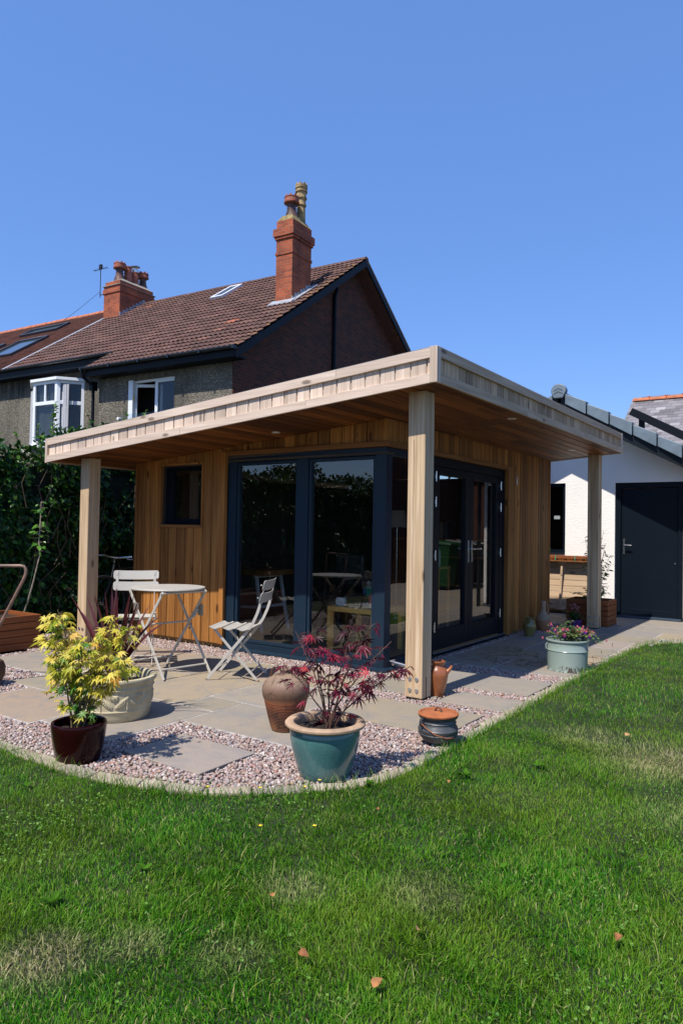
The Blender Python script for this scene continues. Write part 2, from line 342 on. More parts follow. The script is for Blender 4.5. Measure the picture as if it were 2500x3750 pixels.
def slabmat(nm, tone):
    m, nt, b = mat(nm); v = objvec(nt, (1, 1, 1), 9.0); vr = objvec(nt)
    i_ = island(nt)
    base = mix(nt, .3, tone, ramp(nt, i_, [(0, (.27, .235, .205)), (.2, (.32, .27, .21)), (.4, (.25, .235, .22)), (.55, (.34, .275, .19)), (.7, (.31, .235, .195)), (.85, (.235, .225, .215)), (1, (.33, .28, .225))]))
    n1 = noise(nt, v, 1.6, 6, .62, .8)
    c = mix(nt, ramp(nt, n1, [(.40, (0, 0, 0)), (.72, (.5, .5, .5))]), base, (.37, .29, .20))
    c = mix(nt, ramp(nt, noise(nt, v, 4.2, 6, .7, 1.6), [(.46, (0, 0, 0)), (.70, (.7, .7, .7))]), c, (.20, .20, .20))
    c = mix(nt, 1, c, ramp(nt, noise(nt, vr, 90, 3), [(.3, (.74,)*3), (.7, (.90,)*3)]), 'MULTIPLY')
    # brown water marks on the slabs in front of the doors
    w1 = noise(nt, objvec(nt, (1.6, 1.1, 1)), 1.3, 5, .6, 1.6)
    line = ramp(nt, w1, [(.475, (0, 0, 0)), (.5, (1, 1, 1)), (.525, (0, 0, 0))])
    sp = N(nt, "SeparateXYZ"); tc = N(nt, "TexCoord"); L(nt, tc.outputs['Object'], sp.inputs[0])
    wy = N(nt, "MapRange"); wy.interpolation_type = 'SMOOTHSTEP'; L(nt, sp.outputs[1], wy.inputs[0]); wy.inputs[1].default_value = .95; wy.inputs[2].default_value = 1.15
    wy2 = N(nt, "MapRange"); wy2.interpolation_type = 'SMOOTHSTEP'; L(nt, sp.outputs[1], wy2.inputs[0]); wy2.inputs[1].default_value = 2.3; wy2.inputs[2].default_value = 2.0
    wx = N(nt, "MapRange"); L(nt, sp.outputs[0], wx.inputs[0]); wx.inputs[1].default_value = .1; wx.inputs[2].default_value = .4
    m1 = N(nt, "Math", operation='MULTIPLY'); L(nt, wy.outputs[0], m1.inputs[0]); L(nt, wy2.outputs[0], m1.inputs[1])
    m2 = N(nt, "Math", operation='MULTIPLY'); L(nt, m1.outputs[0], m2.inputs[0]); L(nt, wx.outputs[0], m2.inputs[1])
    c = mix(nt, m2.outputs[0], c, mix(nt, line, mix(nt, ramp(nt, w1, [(.38, (0, 0, 0)), (.5, (.7, .7, .7)), (.52, (0, 0, 0))]), c, (.26, .17, .07)), (.07, .035, .012)))
    L(nt, c, b.inputs['Base Color']); b.inputs['Roughness'].default_value = .8
    bump(nt, b, noise(nt, v, 5, 7, .65, .5), .35, .012)
    return m
SLAB_TONES = [("sandstone_grey", (.28, .25, .21)), ("sandstone_mauve", (.31, .265, .245)), ("sandstone_buff", (.37, .29, .17)), ("sandstone_pink", (.35, .245, .165)), ("sandstone_olive", (.27, .235, .16)), ("sandstone_pale", (.33, .28, .21))]
SM = [slabmat(a_, b_) for a_, b_ in SLAB_TONES]
tone_of = [1, 4, 0, 0, 4, 3, 0, 0, 4, 2, 5, 3, 4, 2, 5, 4, 2, 5, 0, 3, 5, 2]
sb = MB(); FT = []
for (x0, y0, x1, y1, gflag) in SL:
    g_ = .006; j = lambda: random.uniform(-.004, .004); z = random.uniform(-.0015, .0015)
    nx = max(2, int((x1-x0)/.12)); ny = max(2, int((y1-y0)/.12)); ring = []
    for k in range(nx): ring.append((x0+g_+(x1-x0-2*g_)*k/nx+j()*.4, y0+g_+j()))
    for k in range(ny): ring.append((x1-g_+j(), y0+g_+(y1-y0-2*g_)*k/ny))
    for k in range(nx): ring.append((x1-g_-(x1-x0-2*g_)*k/nx, y1-g_+j()))
    for k in range(ny): ring.append((x0+g_+j(), y1-g_-(y1-y0-2*g_)*k/ny))
    n0 = len(sb.f); sb.prism(ring, 'z', -.029, z); k_i = len(set(FT)) if False else SL.index((x0, y0, x1, y1, gflag)); FT += [(tone_of[k_i] if k_i < len(tone_of) else (k_i*7+k_i//3) % 6)]*(len(sb.f)-n0)
o = sb.build("patio_slabs", SM[0], bevel=.004, seg=2)
for m_ in SM[1:]: o.data.materials.append(m_)
o.data.polygons.foreach_set("material_index", np.array(FT, dtype=np.int32)); setp(o, kind='structure')
m = plain("pointing_mortar", (.42, .40, .38), .95, 0, .3, 20, .4)
jb = MB()
for (x0, y0, x1, y1, gflag) in SL:
    if gflag: jb.box((x0-.006, y0-.006, -.0295-random.random()*.0004), (x1+.006, y1+.006, -.002-random.random()*.002))
o = jb.build("patio_mortar", m); setp(o, kind='structure')

# gravel --------------------------------------------------------------
def gravel_points(step, x0, x1, y0, y1, rng):
    X, Y = np.meshgrid(np.arange(x0, x1, step), np.arange(y0, y1, step)); X = X.ravel()+rng.uniform(-.5, .5, X.size)*step; Y = Y.ravel()+rng.uniform(-.5, .5, Y.size)*step
    ok = inpoly(X, Y, [tuple(p) for p in KIN]+[(1.62, 4.6), (-4.3, 4.6), (-4.3, -3.3)])
    for (a, b_, c_, d_) in SLN: ok &= ~((X > a-.008) & (X < c_+.008) & (Y > b_-.008) & (Y < d_+.008))
    ok &= ~((X < -.02) & (X > -3.5) & (Y > .0))
    ok &= ~((X < -4.5)); ok &= ~((X < -3.3) & (Y > .6)) & ~((X < -3.4) & (Y < -1.35))
    return X[ok], Y[ok]
iv, if_ = ico(1)
rg = np.random.default_rng(5); Vs = []; Fs = []; off = 0
for layer, (st, zz) in enumerate([(.0205, -.020), (.0195, -.008)]):
    X, Y = gravel_points(st, -4.4, 1.6, -3.3, 4.5, rg)
    dist = np.hypot(X-3.4, Y+5.6)
    n = len(X); S = rg.uniform(.0085, .0150, n)[:, None]*np.stack([rg.uniform(.95, 1.3, n), rg.uniform(.75, 1.0, n), rg.uniform(.5, .8, n)], 1)
    f = rg.normal(size=(n, 3)); f[:, 2] *= .35; R = rots(f, roll=rg.normal(0, .5, n))
    P = np.stack([X, Y, zz+rg.uniform(-.004, .006, n)], 1)
    tv = iv*(1+.12*np.sin(iv[:, [0]]*5+iv[:, [1]]*3))
    v_, f_ = scatter(tv, if_, P, R, S); Vs.append(v_); Fs.append(f_+off); off += len(v_)
m, nt, b = mat("pink_pebbles"); i_ = island(nt)
c = ramp(nt, i_, [(0, (.26, .17, .155)), (.12, (.36, .275, .25)), (.24, (.16, .12, .12)), (.36, (.44, .36, .32)), (.48, (.28, .185, .16)), (.6, (.36, .25, .175)), (.72, (.22, .20, .205)), (.84, (.54, .47, .43)), (.93, (.29, .13, .095)), (1, (.33, .265, .245))])
v = objvec(nt, (1, 1, 1), 17.0)
c = mix(nt, 1, c, ramp(nt, noise(nt, v, 70, 4, .6, 1), [(.3, (.72,)*3), (.7, (1.15,)*3)]), 'MULTIPLY')
L(nt, c, b.inputs['Base Color']); b.inputs['Roughness'].default_value = .55
o = npmesh("gravel", np.concatenate(Vs), np.concatenate(Fs), m, smooth=True)
setp(o, "pink and grey pebble gravel around the paving slabs", "gravel", kind='stuff')

# grass ----------------------------------------------------------------
rg = np.random.default_rng(8)
def blades(n, box, hmin, hmax, wid, keep):
    X = rg.uniform(box[0], box[2], n); Y = rg.uniform(box[1], box[3], n)
    ok = inpoly(X, Y, LAWN); X, Y = X[ok], Y[ok]
    # clump the blades into tufts
    if keep is not None:
        k = keep(X, Y); X, Y = X[k], Y[k]
    n = len(X); cl = vnoise(X, Y, 14, 3)
    hh = (hmin+(hmax-hmin)*rg.random(n)**1.3)*(.65+.7*vnoise(X, Y, 3.1, 7))*(.75+.5*cl)
    dry = vnoise(X, Y, 2.3, 21)*.6+vnoise(X, Y, 7, 22)*.4
    hh *= np.where(dry > .66, .7, 1)
    a = 2*np.pi*vnoise(X, Y, 2.0, 9)*1.6+rg.normal(0, 1.5, n)
    lean = np.abs(rg.normal(.5, .38, n)); cx, cy = np.cos(a), np.sin(a)
    w = wid*rg.uniform(.7, 1.25, n); px, py = -cy, cx
    tw = rg.uniform(-.9, .9, n); px, py = px*np.cos(tw)-py*np.sin(tw), px*np.sin(tw)+py*np.cos(tw)
    V = np.zeros((n, 7, 3)); 
    for lv, (t, ww) in enumerate([(0, 1), (.4, .95), (.75, .65)]):
        bx = X+cx*hh*lean*t**1.7; by = Y+cy*hh*lean*t**1.7; bz = -.012+hh*t*(1-.25*lean*t)
        V[:, lv*2] = np.stack([bx-px*w*ww/2, by-py*w*ww/2, bz], 1); V[:, lv*2+1] = np.stack([bx+px*w*ww/2, by+py*w*ww/2, bz], 1)
    V[:, 6] = np.stack([X+cx*hh*lean*1.05, Y+cy*hh*lean*1.05, -.012+hh*(1-.3*lean)], 1)
    q = np.array([[0, 1, 3, 2], [2, 3, 5, 4], [4, 5, 6, 6]]); t3 = np.array([[0, 1, 3], [0, 3, 2], [2, 3, 5], [2, 5, 4], [4, 5, 6]])
    F = t3[None]+(np.arange(n)*7)[:, None, None]
    return V.reshape(-1, 3), F.reshape(-1, 3)
cxy = np.array([3.416, -5.617])
def dens(near, far, edge):
    def k(X, Y):
        dx, dy = X-cxy[0], Y-cxy[1]; d = np.hypot(dx, dy); dep = -dx*.571+dy*.8206; lat = np.abs(dx*.821+dy*.571)
        inside = (dep > 1.0) & (lat < dep*.50+.55)
        p = np.clip(near/np.maximum(d, 1.5)**1.35, far, 1); p = np.where(inside, p, edge*p)
        return rg.random(len(X)) < p
    return k
Vs, Fs, off = [], [], 0
for (n, bx) in [(1150000, (-1.4, -6.2, 4.4, -1.0)), (560000, (1.4, -1.4, 5.8, 4.4)), (40000, (-4.2, -9, 8, 4.1))]:
    v_, f_ = blades(n, bx, .015, .036, .0026, dens(2.6, .24, .10)); 
    Vs.append(v_); Fs.append(f_+off); off += len(v_)
v_, f_ = blades(60000, (-1.4, -6.2, 4.4, 1.0), .035, .075, .0030, dens(1.4, .15, .1)); Vs.append(v_); Fs.append(f_+off); off += len(v_)
# longer tufts against the kerb
tt = resample(KP, .0028); k_ = rg.random(len(tt)) < .75; tt = tt[k_]; 
tt = tt[(tt[:, 0] > -2.5) & (tt[:, 0] < 3)]; n = len(tt); X = tt[:, 0]+rg.normal(0, .012, n)+.01; Y = tt[:, 1]-.004+rg.normal(0, .014, n)
a = rg.uniform(0, 2*np.pi, n); hh = rg.uniform(.03, .095, n); w = rg.uniform(.0015, .003, n); V = np.zeros((n, 7, 3)); le = rg.uniform(.2, .8, n)
for lv, (t, ww) in enumerate([(0, 1), (.4, .9), (.75, .6)]):
    bx = X+np.cos(a)*hh*le*t**1.8; by = Y+np.sin(a)*hh*le*t**1.8
    V[:, lv*2] = np.stack([bx-w/2*ww, by-w/2*ww*.4, hh*t-.012], 1); V[:, lv*2+1] = np.stack([bx+w/2*ww, by+w/2*ww*.4, hh*t-.012], 1)
V[:, 6] = np.stack([X+np.cos(a)*hh*le, Y+np.sin(a)*hh*le, hh*.97-.012], 1)
t3 = np.array([[0, 1, 3], [0, 3, 2], [2, 3, 5], [2, 5, 4], [4, 5, 6]])
Vs.append(V.reshape(-1, 3)); Fs.append((t3[None]+(np.arange(n)*7)[:, None, None]).reshape(-1, 3)+off)
m, nt, b = mat("grass_blades"); v = objvec(nt, (1, 1, 0)); i_ = island(nt)
green = ramp(nt, i_, [(0, (.008, .070, .001)), (.3, (.026, .150, .0025)), (.6, (.056, .225, .004)), (.85, (.125, .30, .010)), (.95, (.25, .30, .05)), (1, (.50, .44, .22))])
big = noise(nt, v, 1.1, 4, .6, .4)
c = mix(nt, ramp(nt, big, [(.42, (0, 0, 0)), (.62, (.6, .6, .6))]), green, (.145, .235, .014))
dryn = noise(nt, v, 2.1, 4, .62, .3)
dry = ramp(nt, i_, [(0, (.10, .20, .03)), (.4, (.27, .28, .09)), (.8, (.42, .37, .19)), (1, (.58, .50, .33))])
c = mix(nt, ramp(nt, dryn, [(.62, (0, 0, 0)), (.78, (.5, .5, .5))]), c, dry)
# worn straw patches where the turf is thin
def blob(x, y, r):
    sx = N(nt, "SeparateXYZ"); tc = N(nt, "TexCoord"); L(nt, tc.outputs['Object'], sx.inputs[0])
    vd = N(nt, "VectorMath", operation='DISTANCE'); cb = N(nt, "CombineXYZ"); L(nt, sx.outputs[0], cb.inputs[0]); L(nt, sx.outputs[1], cb.inputs[1])
    L(nt, cb.outputs[0], vd.inputs[0]); vd.inputs[1].default_value = (x, y, 0)
    mr = N(nt, "MapRange"); mr.interpolation_type = 'SMOOTHSTEP'; mr.inputs[1].default_value = r*1.2; mr.inputs[2].default_value = r*.2; L(nt, vd.outputs['Value'], mr.inputs[0]); return mr.outputs[0]
for (x, y, r, k) in [(1.45, -4.33, .17, 1.5), (1.62, -4.12, .12, .6), (2.62, -1.15, .45, 1.1), (1.78, -3.55, .15, .6), (2.2, -3.3, .2, .45), (2.1, -.9, .3, .7), (1.9, -3.98, .14, .5), (3.0, -1.9, .4, .6)]:
    mu = N(nt, "Math", operation='MULTIPLY'); mu.use_clamp = True; L(nt, blob(x, y, r), mu.inputs[0])
    m3 = N(nt, "Math", operation='MULTIPLY'); m3.inputs[1].default_value = k*1.7; L(nt, noise(nt, v, 9, 4, .7), m3.inputs[0]); L(nt, m3.outputs[0], mu.inputs[1])
    c = mix(nt, mu.outputs[0], c, dry)
L(nt, c, b.inputs['Base Color']); b.inputs['Roughness'].default_value = .55; b.inputs['Specular IOR Level'].default_value = .2
tr = N(nt, "BsdfTranslucent"); L(nt, c, tr.inputs[0]); ms = N(nt, "MixShader"); ms.inputs[0].default_value = .3
L(nt, b.outputs[0], ms.inputs[1]); L(nt, tr.outputs[0], ms.inputs[2]); L(nt, ms.outputs[0], nt.nodes["Material Output"].inputs[0])
o = npmesh("grass", np.concatenate(Vs), np.concatenate(Fs), m, smooth=False)
setp(o, "uneven green lawn grass with dry straw patches", "grass", kind='stuff')

# clover and small broad leaved plants mixed into the turf
rg = np.random.default_rng(77); n = 60000; X = rg.uniform(-1.2, 4.6, n); Y = rg.uniform(-5.4, 2.5, n); ok = inpoly(X, Y, LAWN)
pn = vnoise(X, Y, 1.7, 41)*.6+vnoise(X, Y, 6, 42)*.4; ok &= rg.random(n) < np.clip((pn-.58)*3.0, 0, 1); X, Y = X[ok], Y[ok]; n = len(X)
cv = []; cfc = []
for k in range(3):
    a = k*2.094; c_ = (math.cos(a)*.5, math.sin(a)*.5); i0 = len(cv); cv.append((0, 0, 0))
    for j in range(6): t = a+(-1.0+2.0*j/5); r = 1.0 if j in (1, 2, 3, 4) else .72; cv.append((math.cos(t)*r, math.sin(t)*r, .12))
    cfc += [(i0, i0+j, i0+j+1) for j in range(1, 6)]
R = rots(np.stack([np.cos(rg.uniform(0, 6.28, n)), np.sin(rg.uniform(0, 6.28, n)), rg.normal(0, .25, n)], 1), roll=rg.normal(0, .3, n))
v_, f_ = scatter(np.array(cv), np.array(cfc), np.stack([X, Y, rg.uniform(.008, .026, n)], 1), R, rg.uniform(.0032, .0062, n))
m, nt, b = mat("clover_leaf"); c = ramp(nt, island(nt), [(0, (.03, .11, .006)), (.6, (.07, .17, .010)), (1, (.14, .24, .03))]); L(nt, c, b.inputs['Base Color']); b.inputs['Roughness'].default_value = .6
o = npmesh("clover", v_, f_, m); setp(o, "small clover leaves mixed through the lawn grass", "clover", kind='stuff')
# =====================================================================
# THE GARDEN ROOM
# =====================================================================
def zs(x): return 2.307+.0823*x
ROOM = thing("garden_room", (-1.7, 2.2, 0), "cedar clad garden room with corner glazing and a flat overhanging roof", "garden room")
def bd(mb, name, m_, par=ROOM, **k): return mb.build(name, m_, par, world=True, **k)
XL, XR, YF, YB = -3.467, 0.0, 0.0, 4.46
# roof: soffit, fascias
RX0, RX1, RY0, RY1, RT = -3.867, 1.008, -.967, 4.49, .262
def slab(mb, x0, x1, y0, y1, a, b_): # a slab that follows the fall of the roof
    return mb.hexa([(x0, y0, zs(x0)+a), (x1, y0, zs(x1)+a), (x1, y1, zs(x1)+a), (x0, y1, zs(x0)+a), (x0, y0, zs(x0)+b_), (x1, y0, zs(x1)+b_), (x1, y1, zs(x1)+b_), (x0, y1, zs(x0)+b_)])
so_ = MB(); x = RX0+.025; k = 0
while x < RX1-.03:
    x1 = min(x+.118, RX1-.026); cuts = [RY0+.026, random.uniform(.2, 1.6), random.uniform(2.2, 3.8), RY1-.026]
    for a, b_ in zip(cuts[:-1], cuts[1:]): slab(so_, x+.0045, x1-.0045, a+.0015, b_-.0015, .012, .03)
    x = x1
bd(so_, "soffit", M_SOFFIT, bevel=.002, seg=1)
rf = MB(); slab(rf, RX0+.055, RX1-.055, RY0+.055, RY1-.055, .031, RT-.02)
bd(rf, "roof", plain("roof_membrane", (.05, .05, .055), .8, 0, .1, 4, .1))
ed = MB(); slab(ed, RX0+.004, RX1-.004, RY0+.004, RY1-.004, RT+.0012, RT+.005); bd(ed, "sun_leak_cap", plain("grey_cap_sheet", (.22, .21, .20), .6))  # unseen cap added over the roof to stop sun leaking through the fascia
def fascia_front(y, sgn, name, mt, mb_):
    a = MB()
    for (lo, hi) in ((0, .072), (RT-.074, RT)):
        xs = [RX0+.03, -2.15 if lo else -1.7, .1 if lo else -.2, RX1-.055]
        for x0, x1 in zip(xs[:-1], xs[1:]): slab(a, x0+.0008, x1-.0008, y, y+sgn*.022, lo, hi)
    bd(a, name, mt, bevel=.002)
    c_ = MB(); x = RX0+.02
    while x < RX1-.06:
        x1 = min(x+.136, RX1-.05); slab(c_, x+.006, x1-.006, y+sgn*.022, y+sgn*.036, .06, RT-.06); x = x1
    slab(c_, RX0+.02, RX1-.02, y+sgn*.033, y+sgn*.05, .05, RT-.02)
    bd(c_, "fascia_boards", mb_, bevel=.003, seg=1)
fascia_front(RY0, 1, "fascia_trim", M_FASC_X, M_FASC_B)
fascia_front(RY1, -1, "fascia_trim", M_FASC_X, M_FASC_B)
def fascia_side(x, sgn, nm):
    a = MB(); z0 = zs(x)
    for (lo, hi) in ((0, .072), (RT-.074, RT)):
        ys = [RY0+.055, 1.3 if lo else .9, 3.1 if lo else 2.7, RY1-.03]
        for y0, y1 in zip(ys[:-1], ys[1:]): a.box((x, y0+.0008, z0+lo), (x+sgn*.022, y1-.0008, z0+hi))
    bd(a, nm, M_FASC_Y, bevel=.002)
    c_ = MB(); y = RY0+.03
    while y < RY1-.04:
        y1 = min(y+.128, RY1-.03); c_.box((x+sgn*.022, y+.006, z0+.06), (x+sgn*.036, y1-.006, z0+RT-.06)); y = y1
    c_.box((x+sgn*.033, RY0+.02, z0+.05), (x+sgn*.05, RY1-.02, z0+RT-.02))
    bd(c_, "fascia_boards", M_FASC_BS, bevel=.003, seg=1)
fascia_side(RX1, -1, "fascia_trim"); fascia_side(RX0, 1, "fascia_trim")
for (cx, cy, dx, dy) in ((RX1, RY0, -1, 1), (RX0, RY0, 1, 1), (RX1, RY1, -1, -1), (RX0, RY1, 1, -1)):
    a = MB(); z0 = zs(cx); wd = .06 if cx > 0 else .035
    a.box((cx+dx*-.003, cy+dy*-.003, z0-.004), (cx+dx*wd, cy+dy*.02, z0+RT+.003)); a.box((cx+dx*-.003, cy+dy*.02, z0-.004), (cx+dx*.02, cy+dy*wd, z0+RT+.003))
    bd(a, "corner_trim", M_FASC_B, bevel=.003)
# cladding boards
ca = MB()
def clad_x(x0, x1, z0, z1, step=.131, y=-.030, top=None):
    x = x0
    while x < x1-.01:
        xe = min(x+step, x1); 
        if x1-xe < .04: xe = x1
        zt0 = (zs(x)+.012 if top is None else z1); zt1 = (zs(xe)+.012 if top is None else z1)
        ca.hexa([(x+.0045, y, z0), (xe-.0045, y, z0), (xe-.0045, y+.018, z0), (x+.0045, y+.018, z0), (x+.0045, y, zt0), (xe-.0045, y, zt1), (xe-.0045, y+.018, zt1), (x+.0045, y+.018, zt0)]); x = xe
clad_x(-3.425, -3.02, .045, 0); clad_x(-2.33, -2.045, .045, 0); clad_x(-3.02, -2.33, .045, 1.29, .138, top=1); clad_x(-3.02, -2.33, 2.015, 0, .138)
clad_x(-2.045, -.045, 2.115, 0, .142)
def clad_y(y0, y1, z0, z1, step, x=.030):
    y = y0
    while y < y1-.01:
        ye = min(y+step, y1); 
        if y1-ye < .04: ye = y1
        ca.box((x-.018, y+.0045, z0), (x, ye-.0045, z1)); y = ye
clad_y(.045, 2.99, 2.115, zs(0)+.014, .118); clad_y(2.99, 4.42, .045, zs(0)+.014, .0985)
bd(ca, "cladding", M_CEDAR, bevel=.004, seg=2)
tr = MB()
tr.box((-3.467, -.036, .045), (-3.427, .05, zs(-3.467)+.012)); tr.box((-2.047, -.05, .045), (-1.985, .03, 2.112))
tr.box((-.045, -.036, 2.115), (.034, .04, zs(0)+.012)); tr.box((-.02, 2.852, .02), (.05, 2.99, 2.112)); tr.box((-.02, 4.42, .045), (.036, 4.46, zs(0)+.012))
bd(tr, "vertical_trim", M_CEDAR, bevel=.003)
t2 = MB(); t2.box((-2.047, -.046, 2.068), (.05, .03, 2.113)); bd(t2, "head_trim", M_CEDAR_X, bevel=.003)
t2 = MB(); t2.box((.0, .03, 2.066), (.049, 2.99, 2.113)); bd(t2, "head_trim", M_CEDAR_Y, bevel=.003)
# wall core, floor, inner linings
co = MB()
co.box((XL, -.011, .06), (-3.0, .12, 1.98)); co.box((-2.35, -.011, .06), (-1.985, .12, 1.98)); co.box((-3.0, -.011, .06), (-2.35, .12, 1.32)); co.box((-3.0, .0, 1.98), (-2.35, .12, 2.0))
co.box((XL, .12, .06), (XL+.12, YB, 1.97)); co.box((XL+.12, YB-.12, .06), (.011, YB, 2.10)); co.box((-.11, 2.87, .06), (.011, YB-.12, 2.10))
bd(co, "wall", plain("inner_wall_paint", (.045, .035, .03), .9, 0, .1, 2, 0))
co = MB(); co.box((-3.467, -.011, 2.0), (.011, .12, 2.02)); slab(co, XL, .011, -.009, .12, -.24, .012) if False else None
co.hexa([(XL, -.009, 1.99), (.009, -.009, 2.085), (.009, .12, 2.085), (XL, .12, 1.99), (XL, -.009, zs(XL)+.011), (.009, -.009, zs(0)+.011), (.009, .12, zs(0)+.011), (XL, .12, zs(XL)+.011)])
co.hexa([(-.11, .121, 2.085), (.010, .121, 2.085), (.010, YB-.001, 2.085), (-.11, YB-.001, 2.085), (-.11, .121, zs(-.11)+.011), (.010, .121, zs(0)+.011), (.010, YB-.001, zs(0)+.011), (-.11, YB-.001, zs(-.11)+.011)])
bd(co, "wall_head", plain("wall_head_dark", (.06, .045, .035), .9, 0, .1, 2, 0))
fl = MB(); fl.box((XL+.01, .012, .0), (-.012, YB-.01, .055)); bd(fl, "floor", wood("oak_floor", (.22, .12, .045), (.30, .17, .065), (.36, .22, .09), 'x', .35, .15, fine=12, knots=False))
pl = MB(); pl.box((XL+.03, .02, -.03), (-.02, YB-.02, -.0)); bd(pl, "plinth", M_BLACK)
# windows -------------------------------------------------------------
wf = MB()
wf.box((-1.985, .0, .0), (-1.87, .09, 2.066)); wf.box((-1.87, .0, 1.995), (-.112, .088, 2.066)); wf.box((-1.87, .0, .0), (-.112, .088, .085)); wf.box((-1.03, .004, .085), (-.905, .086, 1.995))
wf.box((-.112, .0, .0), (.0, .112, 2.066)); wf.box((-.09, .112, .0), (.0, .86, .085)); wf.box((-.09, .112, 1.995), (.0, .86, 2.066)); wf.box((-.09, .78, .085), (.0, .94, 1.995))
bd(wf, "window_frame", M_NAVY, bevel=.003)
def casement(x0, x1, z0, z1):
    s_ = MB(); w_ = .032
    s_.box((x0, .012, z0), (x0+w_, .07, z1)); s_.box((x1-w_, .012, z0), (x1, .07, z1)); s_.box((x0+w_, .012, z0), (x1-w_, .07, z0+w_)); s_.box((x0+w_, .012, z1-w_), (x1-w_, .07, z1))
    return s_
f1 = bd(casement(-1.865, -1.035, .09, 1.99), "window_sash", M_NAVY, bevel=.004)
f2 = bd(casement(-.90, -.117, .09, 1.99), "window_sash", M_NAVY, bevel=.004)
bd(MB().box((-1.835, .035, .118), (-1.065, .043, 1.962)), "pane", M_GLASS, f1); bd(MB().box((-.87, .035, .118), (-.147, .043, 1.962)), "pane", M_GLASS, f2)
bd(MB().box((-.05, .118, .09), (-.042, .775, 1.99)), "pane", M_GLASS, ROOM)
sl_ = MB(); sl_.prism([(-.055, -.0), (.02, .0), (.02, .035), (-.052, .02)], 'x', -1.99, .055) 
sl_.prism([(.055, .0), (-.02, .0), (-.02, .033), (.052, .019)], 'y', -.02, .9)
bd(sl_, "window_sill", M_NAVY, bevel=.002)
# small window
sw = MB(); sw.box((-2.93, .03, 1.335), (-2.885, .09, 1.975)); sw.box((-2.395, .03, 1.335), (-2.35, .09, 1.975)); sw.box((-2.885, .03, 1.335), (-2.395, .09, 1.385)); sw.box((-2.885, .03, 1.93), (-2.395, .09, 1.975)); sw.box((-3.0, .031, 1.335), (-2.93, .09, 1.975))
sf = bd(sw, "small_window", M_NAVYD, bevel=.003)
bd(MB().box((-2.885, .055, 1.385), (-2.395, .062, 1.93)), "pane", M_GLASS, sf)
rv = MB(); rv.box((-3.02, -.04, 1.30), (-3.002, .05, 2.015)); rv.box((-2.352, -.04, 1.30), (-2.33, .05, 2.015)); rv.box((-3.002, -.04, 1.995), (-2.352, .05, 2.015))
bd(rv, "window_reveal", M_CEDAR, bevel=.002)
bd(MB().box((-3.03, -.055, 1.285), (-2.32, .05, 1.318)), "window_sill", M_CEDAR_X, bevel=.002)
# french doors --------------------------------------------------------
df = MB(); df.box((-.09, .94, .03), (-.004, .985, 2.066)); df.box((-.09, 2.70, .03), (-.002, 2.852, 2.066)); df.box((-.09, .985, 1.975), (-.004, 2.70, 2.066)); df.box((-.10, .94, -.0), (.018, 2.852, .034))
bd(df, "door_frame", M_NAVYD, bevel=.003)
bd(MB().box((.001, .95, .034), (.028, 2.84, .046)), "threshold", plain("threshold_alu", (.45, .48, .52), .3, .9, .05, 10, 0), bevel=.002)
def leaf(y0, y1):
    s_ = MB(); w_ = .105
    s_.box((-.07, y0, .055), (-.008, y0+w_, 1.97)); s_.box((-.07, y1-w_, .055), (-.008, y1, 1.97)); s_.box((-.07, y0+w_, .055), (-.008, y1-w_, .26)); s_.box((-.07, y0+w_, 1.885), (-.008, y1-w_, 1.97))
    return s_
for (y0, y1, hy, hx) in ((.99, 1.838, 1.80, 1), (1.842, 2.695, 1.89, 1)):
    dl = bd(leaf(y0, y1), "door", M_NAVYD, bevel=.004)
    bd(MB().box((-.045, y0+.1, .255), (-.037, y1-.1, 1.89)), "pane", M_GLASS, dl)
    h = MB(); h.box((-.008, hy-.016, .945), (.004, hy+.016, 1.195)); h.tube([(.0, hy, 1.10), (.048, hy, 1.10), (.052, hy+.02, 1.10), (.052, hy+.135, 1.097)], .009, 10)
    h.tube([(.002, hy, .985), (.009, hy, .985)], .009, 12)
    bd(h, "handle", M_STEEL, dl, smooth=True, bevel=.002)
    for z in ((1.808, 1.544, .99, .25)):
        yy = .987 if y0 < 1.5 else 2.712
        q = MB(); q.tube([(.006, yy, z), (.006, yy, z+.105)], .0085, 10); q.box((-.006, yy-.012, z+.03), (.003, yy+.012, z+.075)); bd(q, "hinge", M_STEEL, dl, smooth=True)
# posts (stand on the patio, carry the roof: part of the room)
def post(x, y, nm="post"):
    zt = zs(x+.075)+.012; p = MB(); n = 12; w_ = .15
    for i in range(1):
        p.box((x, y, .012), (x+w_, y+w_, zt))
    o = bd(p, nm, M_POST, bevel=.006)
    bp = MB(); bp.box((x+.01, y+.01, -.03), (x+w_-.01, y+w_-.01, .0115)); bd(bp, "base_plate", M_BLACK, o)
    bl = MB()
    for (dx, dz) in ((.045, .07), (.105, .07), (.045, .155), (.105, .155)):
        bl.tube([(x+dx, y+.001, dz), (x+dx, y-.004, dz)], .0165, 16); bl.tube([(x+dx, y-.004, dz), (x+dx, y-.012, dz)], .009, 6)
    bd(bl, "bolts", M_STEEL, o, smooth=True); 
    sl2 = MB(); sl2.box((x+w_-.001, y+.066, .012), (x+w_+.0015, y+.076, .17)); bd(sl2, "slot", M_BLACK, o)
    ck = MB(); px = [(x+.052+random.uniform(-.004, .004), y-.0012, z) for z in np.arange(.2, zt-.3, .12)]
    for a_, b_ in zip(px[:-1], px[1:]): ck.bar(a_, b_, .0022, .001, (1, 0, 0))
    bd(ck, "shrinkage_crack", plain("crack_dark_"+str(round(x, 1)), (.10, .055, .03), .9), o)
post(.66, -.763); post(-3.50, -.763); post(.591, 4.335)
